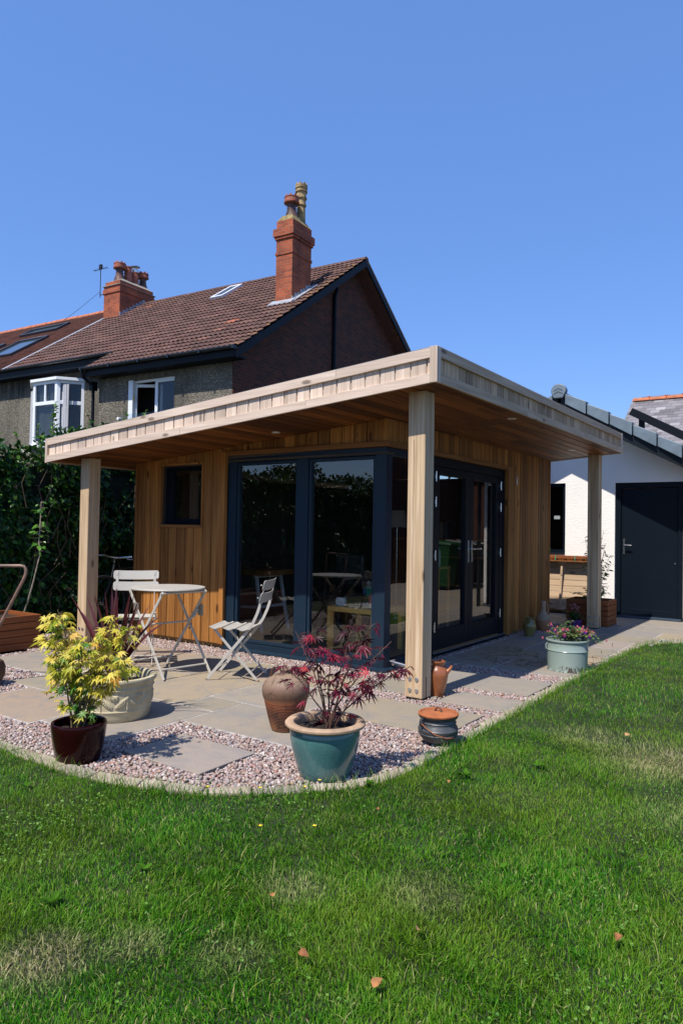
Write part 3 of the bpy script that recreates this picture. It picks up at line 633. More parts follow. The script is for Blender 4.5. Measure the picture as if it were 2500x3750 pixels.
# downlights, hook, overflow spout
for (x, y) in ((-1.075, -.30), (-3.70, .56), (.84, .92), (.596, 3.6)):
    z = zs(x)+.012; d = MB(); d.lathe([(.0, -.004), (.02, -.004), (.022, -.006), (.043, -.006), (.045, .0)], 28, (x, y, z)); bd(d, "downlight", plain("downlight_ring_%d" % int(x*100), (.65, .62, .55), .4), smooth=True)
h = MB(); h.tube([(.03, 3.10, 2.02), (.055, 3.10, 2.02), (.06, 3.10, 1.9), (.05, 3.135, 1.885), (.05, 3.14, 2.0)], .004, 6); bd(h, "wall_hook", M_STEEL, smooth=True)
h = MB(); h.tube([(-.01, .12, .078), (.14, .12, .062)], .017, 14); h.tube([(.03, .12, .074), (.038, .12, .073)], .03, 16); h.tube([(.14, .12, .062), (.165, .12, .059)], .0145, 12); bd(h, "waste_pipe", M_STEEL, smooth=True)

# ---------------------------------------------------------------------
# inside the room
M_OAK = wood("oak_veneer", (.60, .34, .07), (.74, .45, .12), (.80, .54, .19), 'x', .45, .05, fine=20, knots=False)
T = thing("side_table", (-.62, .66, .055), "small square oak side table inside the glazed corner", "table")
t = MB(); t.box((-.29, -.29, .40), (.29, .29, .45)); t.build("tabletop", M_OAK, T, bevel=.003)
for sx in (-1, 1):
    for sy in (-1, 1): MB().box((sx*.29, sy*.29, .0), (sx*.24, sy*.24, .40)).build("leg", M_OAK, T, bevel=.002)
ZT = .505
k = thing("alarm_clock", (-.80, .46, ZT), "white rounded clock radio seen from the back on the oak side table", "clock radio")
c_ = MB(); pts = [(.052*abs(math.cos(a))**.5*math.copysign(1, math.cos(a)), .045+.043*abs(math.sin(a))**.5*math.copysign(1, math.sin(a))) for a in np.linspace(0, 2*math.pi, 32, endpoint=False)]
c_.prism(pts, 'y', -.022, .022); c_.build("case", plain("white_plastic_case", (.55, .57, .57), .4, 0, .03, 5, 0), k, smooth=True, bevel=.004)
for (x, z, r) in ((-.012, .04, .004), (.018, .042, .004), (-.038, .075, .002), (.038, .075, .002), (-.038, .014, .002), (.038, .014, .002), (-.02, .062, .002), (.01, .066, .002)): MB().tube([(x, -.0225, z), (x, -.0245, z)], r, 8).build("socket" if r > .003 else "screw", M_BLACK, k)
k.rotation_euler = (0, 0, .15)
k = thing("candle", (-.43, .47, ZT), "red pillar candle with a pale foot at the table edge", "candle")
MB().lathe([(.0, .045), (.031, .045), (.031, .125), (.026, .142), (.012, .148), (.0, .149)], 28).build("wax", plain("red_wax", (.40, .075, .065), .5, 0, .1, 20, .05), k, smooth=True)
MB().lathe([(.0, .0), (.028, .0), (.031, .01), (.031, .0448), (.0, .0448)], 28).build("foot", plain("pale_wax", (.50, .40, .30), .5, 0, .1, 20, .05), k, smooth=True)
k = thing("pebble_tray", (-.52, .66, ZT), "shallow white tray of pebbles on the oak side table", "tray")
MB().lathe([(.0, .003), (.11, .003), (.145, .018), (.15, .018), (.115, .0), (.0, .0)], 32).build("tray", plain("white_glaze_tray", (.6, .6, .6), .3, 0, .03, 5, 0), k, smooth=True)
q = MB(); pv, pf = ico(2)
for i in range(16):
    a = random.uniform(0, 6.28); r = random.uniform(0, .09); s_ = random.uniform(.014, .024); c0 = Vector((r*math.cos(a), r*math.sin(a), .014+random.random()*.02))
    q.add([(c0.x+p[0]*s_*1.2, c0.y+p[1]*s_*.9, c0.z+p[2]*s_*.6) for p in pv], [tuple(f) for f in pf])
q.build("pebbles", plain("tray_pebbles", (.35, .31, .26), .6, 0, .3, 9, 0), k, smooth=True)
k = thing("stool", (-1.30, 1.75, .055), "low dark wooden stool carrying the tissue box", "stool")
MB().box((-.26, -.17, .41), (.26, .17, .44)).build("seat", M_CEDAR_X, k, bevel=.003)
for sx in (-.23, .2):
    for sy in (-.14, .11): MB().box((sx, sy, 0), (sx+.03, sy+.03, .41)).build("leg", M_CEDAR, k)
k = thing("tissue_box", (-1.27, 1.72, .495), "green and blue tissue box with a tissue showing", "tissue box", rz=-.5)
MB().box((-.055, -.055, 0), (.055, .055, .12)).build("box", plain("green_card", (.03, .30, .17), .5, 0, .1, 9, 0), k, bevel=.002)
MB().tube([(.0, -.0555, .06), (.0, -.0565, .06)], .042, 28).build("blue_spot", plain("blue_card", (.02, .25, .5), .5, 0, .1, 9, 0), k)
MB().add([(-.03, 0, .121), (.03, 0, .121), (.035, .012, .165), (.01, -.01, .185), (-.02, .01, .18), (-.04, -.01, .155)], [(0, 1, 2, 3), (0, 3, 4, 5)]).build("tissue", plain("tissue_paper", (.55, .6, .75), .8, 0, .02, 5, 0), k)
k = thing("desk", (-2.55, 1.05, .055), "oak topped desk on white trestle legs behind the left pane", "desk")
MB().box((-.7, -.28, .675), (.42, .28, .735)).build("desktop", M_CEDAR_X, k, bevel=.003)
wl = plain("white_trestle_paint", (.55, .57, .58), .4, 0, .03, 5, 0)
for x in (.33, -.6):
    q = MB(); q.bar((x-.07, -.22, .675), (x+.05, -.25, .0), .03, .03, (0, 1, 0)); q.bar((x-.07, .22, .675), (x+.05, .25, 0), .03, .03, (0, 1, 0)); q.bar((x-.02, -.235, .3), (x-.02, .235, .3), .03, .025); q.bar((x-.07, -.25, .66), (x-.07, .25, .66), .03, .03); q.build("trestle", wl, k)
q = MB(); q.bar((-.6, -.24, .26), (.33, -.24, .3), .03, .02); q.build("stretcher", wl, k)
k = thing("floor_lamp", (-1.75, 3.2, .055), "dim standard lamp with a pale cone shade at the back of the room", "lamp")
MB().tube([(0, 0, .02), (0, 0, 1.35)], .012, 10).lathe([(.0, 0), (.13, 0), (.13, .02), (0, .02)], 24).build("stand", M_STEEL, k, smooth=True)
MB().lathe([(.17, 1.28), (.11, 1.52)], 28).build("lamp_shade", plain("shade_linen", (.42, .37, .33), .8, 0, .05, 20, 0), k, smooth=True)
k = thing("bookshelf", (-1.5, 4.15, .055), "dark low bookcase against the back wall", "bookcase")
q = MB(); 
for z in (0, .42, .84, 1.1): q.box((-.75, -.14, z), (.75, .16, z+.025))
q.box((-.775, -.14, 0), (-.75, .16, 1.125)); q.box((.75, -.14, 0), (.775, .16, 1.125)); q.build("case", M_CEDAR_X, k)
for i, (w_, lab) in enumerate([("dark green", 0), ("light grey", 1), ("navy blue", 2), ("tall dark green", 0), ("thick grey", 1), ("short navy", 2)]):
    x = -.35+i*.085; h_ = .25-.02*(i % 3)+.01*(i > 2); o = MB().box((0, 0, 0), (.05+.008*(i == 4), .17, h_)).build("book", D.materials.get("book_%d" % lab) or plain("book_%d" % lab, [(.03, .16, .06), (.25, .24, .2), (.05, .10, .16)][lab], .6, 0, .05, 9, 0), None, bevel=.002)
    o.location = (-1.5+x, 4.04, 1.182); setp(o, w_+" book standing on the bookcase, "+["first", "second", "third", "fourth", "fifth", "last"][i]+" from the picture", "book", "books on the bookcase")
k = thing("picture", (-1.75, 4.02, 1.182), "small pale framed picture leaning on the bookcase", "picture")
q = MB(); q.box((-.13, .0, 0), (-.10, .02, .34)); q.box((.10, .0, 0), (.13, .02, .34)); q.box((-.1, 0, 0), (.1, .02, .03)); q.box((-.1, 0, .31), (.1, .02, .34)); q.build("frame", plain("picture_frame", (.4, .38, .34), .5), k)
MB().box((-.1, .008, .03), (.1, .014, .31)).build("print", plain("picture_print", (.10, .09, .09), .6, 0, .6, 8, 0), k)
k = thing("office_chair", (-1.45, 1.35, .055), "black swivel office chair base behind the middle frame", "chair")
q = MB()
for i in range(5):
    a = i*2*math.pi/5+.3; q.bar((0, 0, .09), (.28*math.cos(a), .28*math.sin(a), .06), .04, .025); q.lathe([(0, .0), (.02, .0), (.025, .025), (.02, .05), (0, .05)], 12, (.28*math.cos(a), .28*math.sin(a), 0))
q.build("base", M_BLACK, k); MB().tube([(0, 0, .08), (0, 0, .42)], .02, 10).build("gas_column", M_BLACK, k)
MB().box((-.23, -.23, .42), (.23, .23, .48)).build("seat", M_BLACK, k, bevel=.03); MB().box((-.2, .2, .55), (.2, .25, .95)).build("backrest", M_BLACK, k, bevel=.03)
k = thing("glass_dispenser", (-.30, 1.55, .90), "tall clear jar with a brass tap beyond the corner pane", "jar")
MB().lathe([(.0, 0), (.07, 0), (.075, .02), (.075, .16), (.06, .19), (.06, .2), (0, .2)], 28).build("jar", plain("pale_jar", (.3, .3, .3), .15, 0, .05, 5, 0), k, smooth=True)
MB().tube([(0, -.07, .03), (0, -.10, .03), (0, -.105, .0)], .008, 8).build("tap", plain("brass_tap", (.5, .28, .08), .3, .8, .05, 5, 0), k)
k = thing("plant_stand", (-.30, 1.55, .055), "narrow dark stand that carries the clear jar", "stand")
MB().box((-.14, -.14, .82), (.14, .14, .845)).build("shelf_top", M_CEDAR_X, k)
for sx in (-.13, .11):
    for sy in (-.13, .11): MB().box((sx, sy, 0), (sx+.02, sy+.02, .82)).build("leg", M_CEDAR, k)
# =====================================================================
# THE BRICK AND PEBBLEDASH HOUSE BEHIND
# =====================================================================
HA = math.radians(3.9)
HOUSE = thing("terraced_house", (-7.203, 5.623, 0), "brown tiled house with pebbledash front, dark brick gable and two tall brick chimneys", "house", HA)
def hb(mb, name, m_, par=None, **k): return mb.build(name, m_, par or HOUSE, **k)
PIT = 3.79/5.6
def zr(y): return 5.2+y*PIT
m, nt, b = mat("pebbledash"); v = objvec(nt)
vo = N(nt, "TexVoronoi"); vo.inputs['Scale'].default_value = 52; L(nt, v, vo.inputs['Vector'])
c = ramp(nt, N(nt, "SeparateColor").outputs[0], [(0, (.1, .1, .1)), (1, (.4, .4, .4))])
sc = N(nt, "SeparateColor"); L(nt, vo.outputs['Color'], sc.inputs[0])
c = ramp(nt, sc.outputs[0], [(0, (.08, .07, .052)), (.35, (.135, .118, .088)), (.7, (.18, .158, .12)), (.93, (.27, .24, .19)), (1, (.42, .39, .32))])
c = mix(nt, ramp(nt, noise(nt, objvec(nt, (2.0, 2.0, .6)), 1, 5, .6), [(.45, (0, 0, 0)), (.72, (.7, .7, .7))]), c, (.055, .047, .037))
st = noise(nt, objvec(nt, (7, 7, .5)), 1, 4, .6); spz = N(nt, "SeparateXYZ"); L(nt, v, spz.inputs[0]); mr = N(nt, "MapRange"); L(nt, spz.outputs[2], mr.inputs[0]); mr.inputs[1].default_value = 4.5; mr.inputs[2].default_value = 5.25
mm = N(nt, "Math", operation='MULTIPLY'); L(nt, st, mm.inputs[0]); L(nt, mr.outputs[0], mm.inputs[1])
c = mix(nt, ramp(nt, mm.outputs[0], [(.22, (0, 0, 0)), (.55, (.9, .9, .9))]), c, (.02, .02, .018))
L(nt, c, b.inputs['Base Color']); b.inputs['Roughness'].default_value = .95; bump(nt, b, vo.outputs['Distance'], 1.0, .02)
M_DASH = m
GX = -.42; YW = .35
# walls: front (two levels of projection), gable
w = MB(); w.box((-4.75, YW, 0), (-2.72+.0, YW+.25, 3.70)); w.box((-4.75, YW, 3.70), (-3.70, YW+.25, 5.12)); w.box((-2.16, YW, 3.70), (GX, YW+.25, 5.12)); w.box((-3.70, YW, 4.86), (-2.16, YW+.25, 5.12)); w.box((-2.72, YW, 0), (GX, YW+.25, 3.70))
w.box((-4.75, YW+.25, 0), (-4.5, 1.2, 5.3)); w.box((-17, 1.15, 0), (-4.75, 1.4, 5.6))
hb(w, "front_wall", M_DASH)
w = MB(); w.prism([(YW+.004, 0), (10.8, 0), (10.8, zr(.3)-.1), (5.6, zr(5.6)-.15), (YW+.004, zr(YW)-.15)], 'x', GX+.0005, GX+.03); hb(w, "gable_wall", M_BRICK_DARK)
# roof tiles
m, nt, b = mat("brown_concrete_tiles"); i_ = island(nt)
c = ramp(nt, i_, [(0, (.060, .025, .019)), (.3, (.078, .034, .026)), (.6, (.096, .043, .033)), (.9, (.115, .054, .041)), (.996, (.14, .07, .055)), (1, (.33, .10, .05))])
v = objvec(nt)
c = mix(nt, ramp(nt, noise(nt, v, 1.1, 5, .7), [(.45, (0, 0, 0)), (.8, (.6, .6, .6))]), c, (.07, .045, .035))
sx = N(nt, "SeparateXYZ"); L(nt, v, sx.inputs[0]); mr = N(nt, "MapRange"); L(nt, sx.outputs[0], mr.inputs[0]); mr.inputs[1].default_value = -1.4; mr.inputs[2].default_value = .1
mm = N(nt, "Math", operation='MULTIPLY'); L(nt, mr.outputs[0], mm.inputs[0]); L(nt, noise(nt, v, 6, 5, .7), mm.inputs[1])
c = mix(nt, ramp(nt, mm.outputs[0], [(.48, (0, 0, 0)), (.62, (.9, .9, .9))]), c, (.32, .17, .03))
L(nt, c, b.inputs['Base Color']); b.inputs['Roughness'].default_value = .85; bump(nt, b, noise(nt, v, 40, 4), .4, .006)
M_TILE = m
def tiles(x0, x1, y0, y1, zfun, name, m_, par, tw=.30, ex=.30, roll=.026, flip=False, skip=None):
    n = 9; us = np.linspace(0, 1, n); prof = roll*np.where(us < .5, np.abs(np.sin(us*2*np.pi))**.8, np.abs(np.sin(us*2*np.pi))**.8)
    tvs = []; fs = []
    sl_ = math.hypot(1, PIT); dy = ex/sl_
    V = []; F = []; off = 0; ny = int(round((y1-y0)/dy)); nx = int(round((x1-x0)/tw)); dy = (y1-y0)/ny; tw_ = (x1-x0)/nx
    for r in range(ny):
        ya = y0+r*dy; yb = ya+dy*1.18
        for k in range(nx):
            xa = x0+k*tw_; jx, jz = random.uniform(-.004, .004), random.uniform(-.003, .004)
            if skip and skip(xa+tw_/2, ya+dy/2): continue
            lip = .050
            rows_ = [(ya+.06, lip-.022), (ya, lip-.020), (ya, lip), (yb, .004)]
            for (yy, h_) in rows_:
                for u, p_ in zip(us, prof): V.append((xa+u*tw_*1.0+jx, yy, zfun(yy)+h_+p_+jz))
            for a in range(3):
                for q_ in range(n-1):
                    i0 = off+a*n+q_; F.append((i0, i0+1, i0+n+1, i0+n))
            off += 4*n
    return npmesh(name, np.array(V), np.array(F), m_, par, smooth=False)
CH1 = (-.92, -.42, 2.57, 3.42); 
tiles(-9.46, 0.03, 0.85, 5.58, zr, "roof", M_TILE, HOUSE, roll=.034); tiles(-4.86, .03, -.02, .85, zr, "roof", M_TILE, HOUSE, roll=.034)
m2 = plain("reddish_clay_tiles", (.13, .05, .036), .9, 0, .35, 3, .3)
tiles(-17.5, -9.56, .85, 5.58, zr, "roof", m2, HOUSE, tw=.17, ex=.12, roll=.004)
w = MB(); w.hexa([(-17.5, 5.6, zr(5.6)-.22), (.0, 5.6, zr(5.6)-.22), (.0, 11.2, 4.98), (-17.5, 11.2, 4.98), (-17.5, 5.6, zr(5.6)), (.03, 5.6, zr(5.6)), (.03, 11.25, 5.2), (-17.5, 11.25, 5.2)])
hb(w, "rear_roof", M_TILE)
w = MB(); w.hexa([(-17.4, .9, zr(.9)-.14), (-.1, .9, zr(.9)-.14), (-.1, 5.6, zr(5.6)-.14), (-17.4, 5.6, zr(5.6)-.14), (-17.4, .9, zr(.9)-.025), (-.0, .9, zr(.9)-.025), (-.0, 5.6, zr(5.6)-.025), (-17.4, 5.6, zr(5.6)-.025)])
w.hexa([(-4.84, .02, zr(.02)-.12), (0, .02, zr(.02)-.12), (0, .9, zr(.9)-.12), (-4.84, .9, zr(.9)-.12), (-4.84, .02, zr(.02)-.025), (0, .02, zr(.02)-.025), (0, .9, zr(.9)-.025), (-4.84, .9, zr(.9)-.025)])
hb(w, "roof_deck", M_BLACK)
def ridge_tiles(x0, x1, r, m_, st=.45, z=zr(5.6)):
    q = MB(); x = x0
    while x < x1:
        xe = min(x+st, x1); n = 8; rr = r*random.uniform(.96, 1.04)
        ring = [(5.6+rr*math.cos(math.pi*k/n), z-.06+rr*.85*math.sin(math.pi*k/n)) for k in range(n+1)]
        q.prism(ring, 'x', x, xe-.012); x = xe
    return q
hb(ridge_tiles(-9.5, .03, .12, None), "ridge_tiles", M_TILE); hb(ridge_tiles(-17.5, -9.5, .14, None, .3), "ridge_tiles", plain("orange_ridge_clay", (.42, .13, .055), .8, 0, .25, 6, .2))
M_LEAD = plain("lead_flashing", (.30, .32, .35), .5, 0, .15, 6, .2)
w = MB(); w.hexa([(-9.62, .82, zr(.82)), (-9.44, .82, zr(.82)), (-9.44, 5.6, zr(5.6)), (-9.62, 5.6, zr(5.6)), (-9.62, .82, zr(.82)+.06), (-9.44, .82, zr(.82)+.07), (-9.44, 5.6, zr(5.6)+.07), (-9.62, 5.6, zr(5.6)+.06)]); hb(w, "lead_valley", M_LEAD)
# bargeboards, soffits, gutters
M_BARGE = plain("black_gloss_paint", (.004, .006, .010), .5, 0, .1, 5, .05, spec=.15)
w = MB()
w.hexa([(-.02, -.02, zr(-.02)-.24), (.02, -.02, zr(-.02)-.24), (.02, 5.6, zr(5.6)-.24), (-.02, 5.6, zr(5.6)-.24), (-.02, -.02, zr(-.02)-.04), (.02, -.02, zr(-.02)-.04), (.02, 5.6, zr(5.6)-.04), (-.02, 5.6, zr(5.6)-.04)])
w.hexa([(-.02, 5.6, zr(5.6)-.24), (.02, 5.6, zr(5.6)-.24), (.02, 11.24, 4.96), (-.02, 11.24, 4.96), (-.02, 5.6, zr(5.6)-.04), (.02, 5.6, zr(5.6)-.04), (.02, 11.24, 5.16), (-.02, 11.24, 5.16)])
hb(w, "bargeboard", M_BARGE)
w = MB(); w.box((-4.86, .0, 4.99), (-.02, YW, 5.03)); w.box((-4.86, -.02, 4.99), (-.02, .01, 5.16)); w.box((-17, .84, 5.52), (-4.75, 1.15, 5.56)); w.box((-17, .82, 5.52), (-4.8, .86, 5.74)); hb(w, "eaves_soffit", M_BARGE)
def gutter(q, x0, x1, y, z, r=.06):
    n = 8; ring = [(y+r*math.cos(math.pi+math.pi*k/n), z+r*math.sin(math.pi+math.pi*k/n)) for k in range(n+1)]+[(y+.8*r*math.cos(math.pi*2-math.pi*k/n), z+.01+.8*r*math.sin(math.pi*2-math.pi*k/n)) for k in range(n+1)]
    q.prism(ring, 'x', x0, x1)
q = MB(); gutter(q, -4.95, .0, -.08, 5.20); gutter(q, -17, -4.7, .76, 5.78)
for x in (-4.9, -3.9, -2.9, -1.95, -1.0, -.05): q.box((x, -.15, 5.13), (x+.05, -.02, 5.21))
hb(q, "gutter", plain("black_gutter_plastic", (.008, .012, .018), .35, 0, .1, 5, 0))
q = MB(); q.tube([(-4.90, -.06, 5.15), (-4.90, -.05, 5.0), (-4.86, .26, 4.8), (-4.86, .27, 0)], .04, 10); q.box((-4.92, .18, 4.70), (-4.80, .34, 4.92)); hb(q, "downpipe", M_BARGE, smooth=False)
q = MB(); q.tube([(GX+.08, 4.5, 3), (GX+.08, 4.5, 7.62), (GX+.08, 4.55, 7.72)], .055, 12); q.tube([(GX+.08, 4.55, 7.7), (GX+.02, 4.7, 7.95)], .045, 10)
for z in (5.6, 7.0): q.tube([(GX+.08, 4.5, z), (GX+.08, 4.5, z+.08)], .07, 12)
hb(q, "soil_pipe", M_BARGE, smooth=True)
# bedroom window, open casement
M_UPVC = plain("white_window_paint", (.72, .74, .76), .35, 0, .03, 4, 0)
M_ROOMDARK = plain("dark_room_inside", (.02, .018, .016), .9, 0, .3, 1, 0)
def frame(q, x0, x1, z0, z1, y0, y1, w_=.06, mull=()):
    q.box((x0, y0, z0), (x0+w_, y1, z1)); q.box((x1-w_, y0, z0), (x1, y1, z1)); q.box((x0+w_, y0, z0), (x1-w_, y1, z0+w_)); q.box((x0+w_, y0, z1-w_), (x1-w_, y1, z1))
    for a in mull: q.box((a-w_/2, y0+.001, z0+w_), (a+w_/2, y1-.001, z1-w_))
q = MB(); frame(q, -3.70, -2.16, 3.70, 4.86, YW+.10, YW+.17, .06, (-2.86,)); q.box((-2.83, YW+.08, 3.76), (-2.78, YW+.15, 4.80)); q.box((-2.24, YW+.08, 3.76), (-2.19, YW+.15, 4.80)); q.box((-2.78, YW+.08, 4.75), (-2.24, YW+.15, 4.80)); q.box((-3.705, YW+.005, 3.66), (-3.55, YW+.10, 4.86))
wn_ = hb(q, "window", M_UPVC, bevel=.006)
hb(MB().box((-2.78, YW+.11, 3.76), (-2.24, YW+.12, 4.75)), "pane", M_GLASSD, wn_)
q = MB(); q.bar((-3.60, YW+.12, 3.76), (-3.60, YW+.12, 4.78), .045, .05, (0, 1, 0))
e0 = Vector((-3.60, YW+.12, 0)); e1 = Vector((-2.98, YW+.42, 0))
for z in (3.78, 4.74): q.bar((e0.x, e0.y, z), (e1.x, e1.y, z), .07, .045)
q.bar((e1.x, e1.y, 3.76), (e1.x, e1.y, 4.78), .07, .045, (1, .4, 0)); q.bar((e0.x+.03, e0.y+.01, 3.76), (e0.x+.03, e0.y+.01, 4.78), .08, .045, (1, .4, 0)); hb(q, "casement", M_UPVC, wn_)
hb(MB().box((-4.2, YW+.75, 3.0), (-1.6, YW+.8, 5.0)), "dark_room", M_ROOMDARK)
hb(MB().box((-3.55, YW+.015, 4.36), (-3.52, YW+.03, 4.5)), "hinge_plate", plain("brass_hinge", (.6, .4, .08), .3, .6, .05, 5, 0), wn_)
hb(MB().box((-3.74, YW-.05, 3.62), (-2.1, YW+.1, 3.70)), "window_sill", M_DASH, wn_)
gb = hb(MB().box((-3.9, YW-.075, 3.2), (-2.0, YW-.065, 4.02)), "balcony_glass", glass("balcony_glass_clear", (.86, .9, .92), 1.35))
hb(MB().tube([(-3.95, YW, 3.93), (-3.95, YW-.09, 3.93)], .035, 16), "balcony_fixing", M_UPVC, gb, smooth=True)
# bay window
BX = [(-8.55, 1.16), (-7.75, .62), (-6.75, .62), (-6.28, 1.16)]
bay = MB(); 
def bayface(q, qg, p0, p1, z0, z1, tz, cols):
    p0, p1 = Vector((*p0, 0)), Vector((*p1, 0)); d = (p1-p0).normalized(); nrm = Vector((d.y, -d.x, 0)); Lh = (p1-p0).length
    def post_(u0, u1, za, zb, t=.07, o=0): 
        a = p0+d*u0; b_ = p0+d*u1; q.hexa([(a.x, a.y, za), (b_.x, b_.y, za), (b_.x-nrm.x*t, b_.y-nrm.y*t, za), (a.x-nrm.x*t, a.y-nrm.y*t, za), (a.x, a.y, zb), (b_.x, b_.y, zb), (b_.x-nrm.x*t, b_.y-nrm.y*t, zb), (a.x-nrm.x*t, a.y-nrm.y*t, zb)])
    post_(0, .09, z0, z1); post_(Lh-.09, Lh, z0, z1); post_(.09, Lh-.09, z0, z0+.08); post_(.09, Lh-.09, z1-.08, z1); post_(.09, Lh-.09, tz-.05, tz+.05)
    for k in range(1, cols):
        u = .09+(Lh-.18)*k/cols; post_(u-.035, u+.035, (tz+.05), z1-.08)
    a = p0+d*.05-nrm*.04; b_ = p0+d*(Lh-.05)-nrm*.04
    qg.hexa([(a.x, a.y, z0+.05), (b_.x, b_.y, z0+.05), (b_.x-nrm.x*.01, b_.y-nrm.y*.01, z0+.05), (a.x-nrm.x*.01, a.y-nrm.y*.01, z0+.05), (a.x, a.y, z1-.05), (b_.x, b_.y, z1-.05), (b_.x-nrm.x*.01, b_.y-nrm.y*.01, z1-.05), (a.x-nrm.x*.01, a.y-nrm.y*.01, z1-.05)])
gl = MB(); bayface(bay, gl, BX[0], BX[1], 3.5, 5.22, 4.62, 2); bayface(bay, gl, BX[1], BX[2], 3.5, 5.22, 4.62, 2); bayface(bay, gl, BX[2], BX[3], 3.5, 5.22, 4.62, 1)
bay.prism([(-8.66, 1.18), (-7.80, .55), (-6.70, .55), (-6.18, 1.18)], 'z', 5.22, 5.30); bay.prism([(-8.6, 1.18), (-7.78, .58), (-6.72, .58), (-6.23, 1.18)], 'z', 3.40, 3.5)
bw = hb(bay, "bay_window", M_UPVC, bevel=.006); hb(gl, "pane", M_GLASSD, bw)
q = MB(); q.prism([(-8.5, 1.16), (-7.72, .68), (-6.78, .68), (-6.34, 1.16)], 'z', 3.38, 5.0); q = MB()
for k in range(26):
    x = -8.35+k*.075; y0 = 1.02 - max(0, min(1, (x+8.4)/.7))*.25; q.tube([(x, y0, 3.5), (x+.01, y0+.02*math.sin(k), 5.1)], .03, 6, False)
hb(q, "net_curtain", plain("net_curtain", (.5, .5, .52), .9, 0, .05, 9, 0), bw)
hb(MB().prism([(-8.5, 1.17), (-7.72, .68), (-6.78, .68), (-6.34, 1.17)], 'z', 0, 3.4), "bay_wall", M_DASH)
# roof lights
def rooflight(x0, x1, y0, y1, m_, nm="roof_window"):
    q = MB()
    def pt(x, y, h_): return (x, y-h_*.56, zr(y)+h_*.83)
    def sl4(a, b_, c_, d_, h0, h1): q.hexa([pt(a, c_, h0), pt(b_, c_, h0), pt(b_, d_, h0), pt(a, d_, h0), pt(a, c_, h1), pt(b_, c_, h1), pt(b_, d_, h1), pt(a, d_, h1)])
    w_ = .08; sl4(x0, x0+w_, y0, y1, 0, .12); sl4(x1-w_, x1, y0, y1, 0, .12); sl4(x0+w_, x1-w_, y0, y0+w_, 0, .12); sl4(x0+w_, x1-w_, y1-w_, y1, 0, .12)
    o = hb(q, nm, m_, bevel=.005); q = MB(); sl4(x0+w_, x1-w_, y0+w_, y1-w_, .06, .075); hb(q, "pane", D.materials["sky_glass"], o); return o
m, nt, b = mat("sky_glass"); b.inputs['Base Color'].default_value = (.05, .07, .09, 1); b.inputs['Roughness'].default_value = .06; b.inputs['Specular IOR Level'].default_value = 1.0
rooflight(-4.50, -4.02, 4.18, 5.12, plain("whitened_lead_frame", (.62, .64, .66), .5, 0, .15, 20, .5)); m_rl = plain("dark_rooflight_frame", (.03, .035, .04), .4, 0, .1, 5, 0)
rooflight(-12.5, -10.95, 2.1, 3.5, m_rl); rooflight(-14.9, -13.3, 2.1, 3.5, m_rl); rooflight(-13.6, -11.5, 4.2, 4.75, m_rl)
# chimneys
M_POTD = plain("sooty_pot_clay", (.10, .045, .035), .6, 0, .6, 5, .2); M_POTR = plain("red_pot_clay", (.33, .10, .055), .7, 0, .35, 7, .2); M_POTY = plain("buff_pot_clay", (.33, .235, .11), .85, 0, .55, 8, .3)
CHM = MB(); CHM.box((-.92, 2.57, 6.2), (-.42, 3.42, 8.20)); CHM.box((-.94, 2.55, 8.20), (-.40, 3.44, 8.27)); CHM.box((-.92, 2.57, 8.27), (-.42, 3.42, 8.60)); CHM.box((-.955, 2.535, 8.60), (-.385, 3.455, 8.67)); CHM.box((-.985, 2.505, 8.67), (-.355, 3.485, 8.86)); CHM.box((-.92, 2.57, 8.86), (-.42, 3.42, 9.07))
ch = hb(CHM, "chimney", M_BRICK_ORANGE)
m = plain("lichened_flaunching", (.22, .17, .07), .95, 0, .5, 9, .6)
q = MB(); q.hexa([(-.92, 2.57, 9.07), (-.42, 2.57, 9.07), (-.42, 3.42, 9.07), (-.92, 3.42, 9.07), (-.83, 2.68, 9.24), (-.52, 2.68, 9.24), (-.52, 3.3, 9.22), (-.83, 3.3, 9.22)]); hb(q, "flaunching", m, ch)
def crown(q, r, z, n=9, h_=.07, c=(0, 0)):
    for k in range(n*2):
        a0, a1 = math.pi*k/n, math.pi*(k+1)/n; h0, h1 = (h_, .0) if k % 2 else (0, h_)
        p = lambda a, rr, zz: (c[0]+rr*math.cos(a), c[1]+rr*math.sin(a), zz)
        q.hexa([p(a0, r, z), p(a1, r, z), p(a1, r*.86, z), p(a0, r*.86, z), p(a0, r, z+h0+.001), p(a1, r, z+h1+.001), p(a1, r*.86, z+h1+.001), p(a0, r*.86, z+h0+.001)])
def pot(c, z, prof, mats, crn=None):
    o = hb(MB().lathe([(r, zz) for r, zz in prof[0]], 28, (c[0], c[1], z)), "chimney_pot", mats[0], ch_cur, smooth=True)
    return o
def bigpot(par, cx, cy, z, s_=1.0, md=M_POTD, mr_=M_POTR):
    q = MB().lathe([(.20*s_, 0), (.17*s_, .12*s_), (.115*s_, .30*s_), (.125*s_, .34*s_), (.11*s_, .37*s_), (.115*s_, .42*s_), (.17*s_, .46*s_)], 28, (cx, cy, z)); o = hb(q, "chimney_pot", md, par, smooth=True)
    q = MB().lathe([(.16*s_, .455*s_), (.205*s_, .47*s_), (.21*s_, .49*s_), (.19*s_, .50*s_), (.19*s_, .60*s_), (.20*s_, .61*s_), (.20*s_, .625*s_), (.15*s_, .63*s_)], 28, (cx, cy, z)); crown(q, .175*s_, z+.62*s_, 8, .07*s_, (cx, cy)); o2 = hb(q, "chimney_pot", mr_, par, smooth=False); return o
bigpot(ch, -.70, 2.90, 9.16, .98)
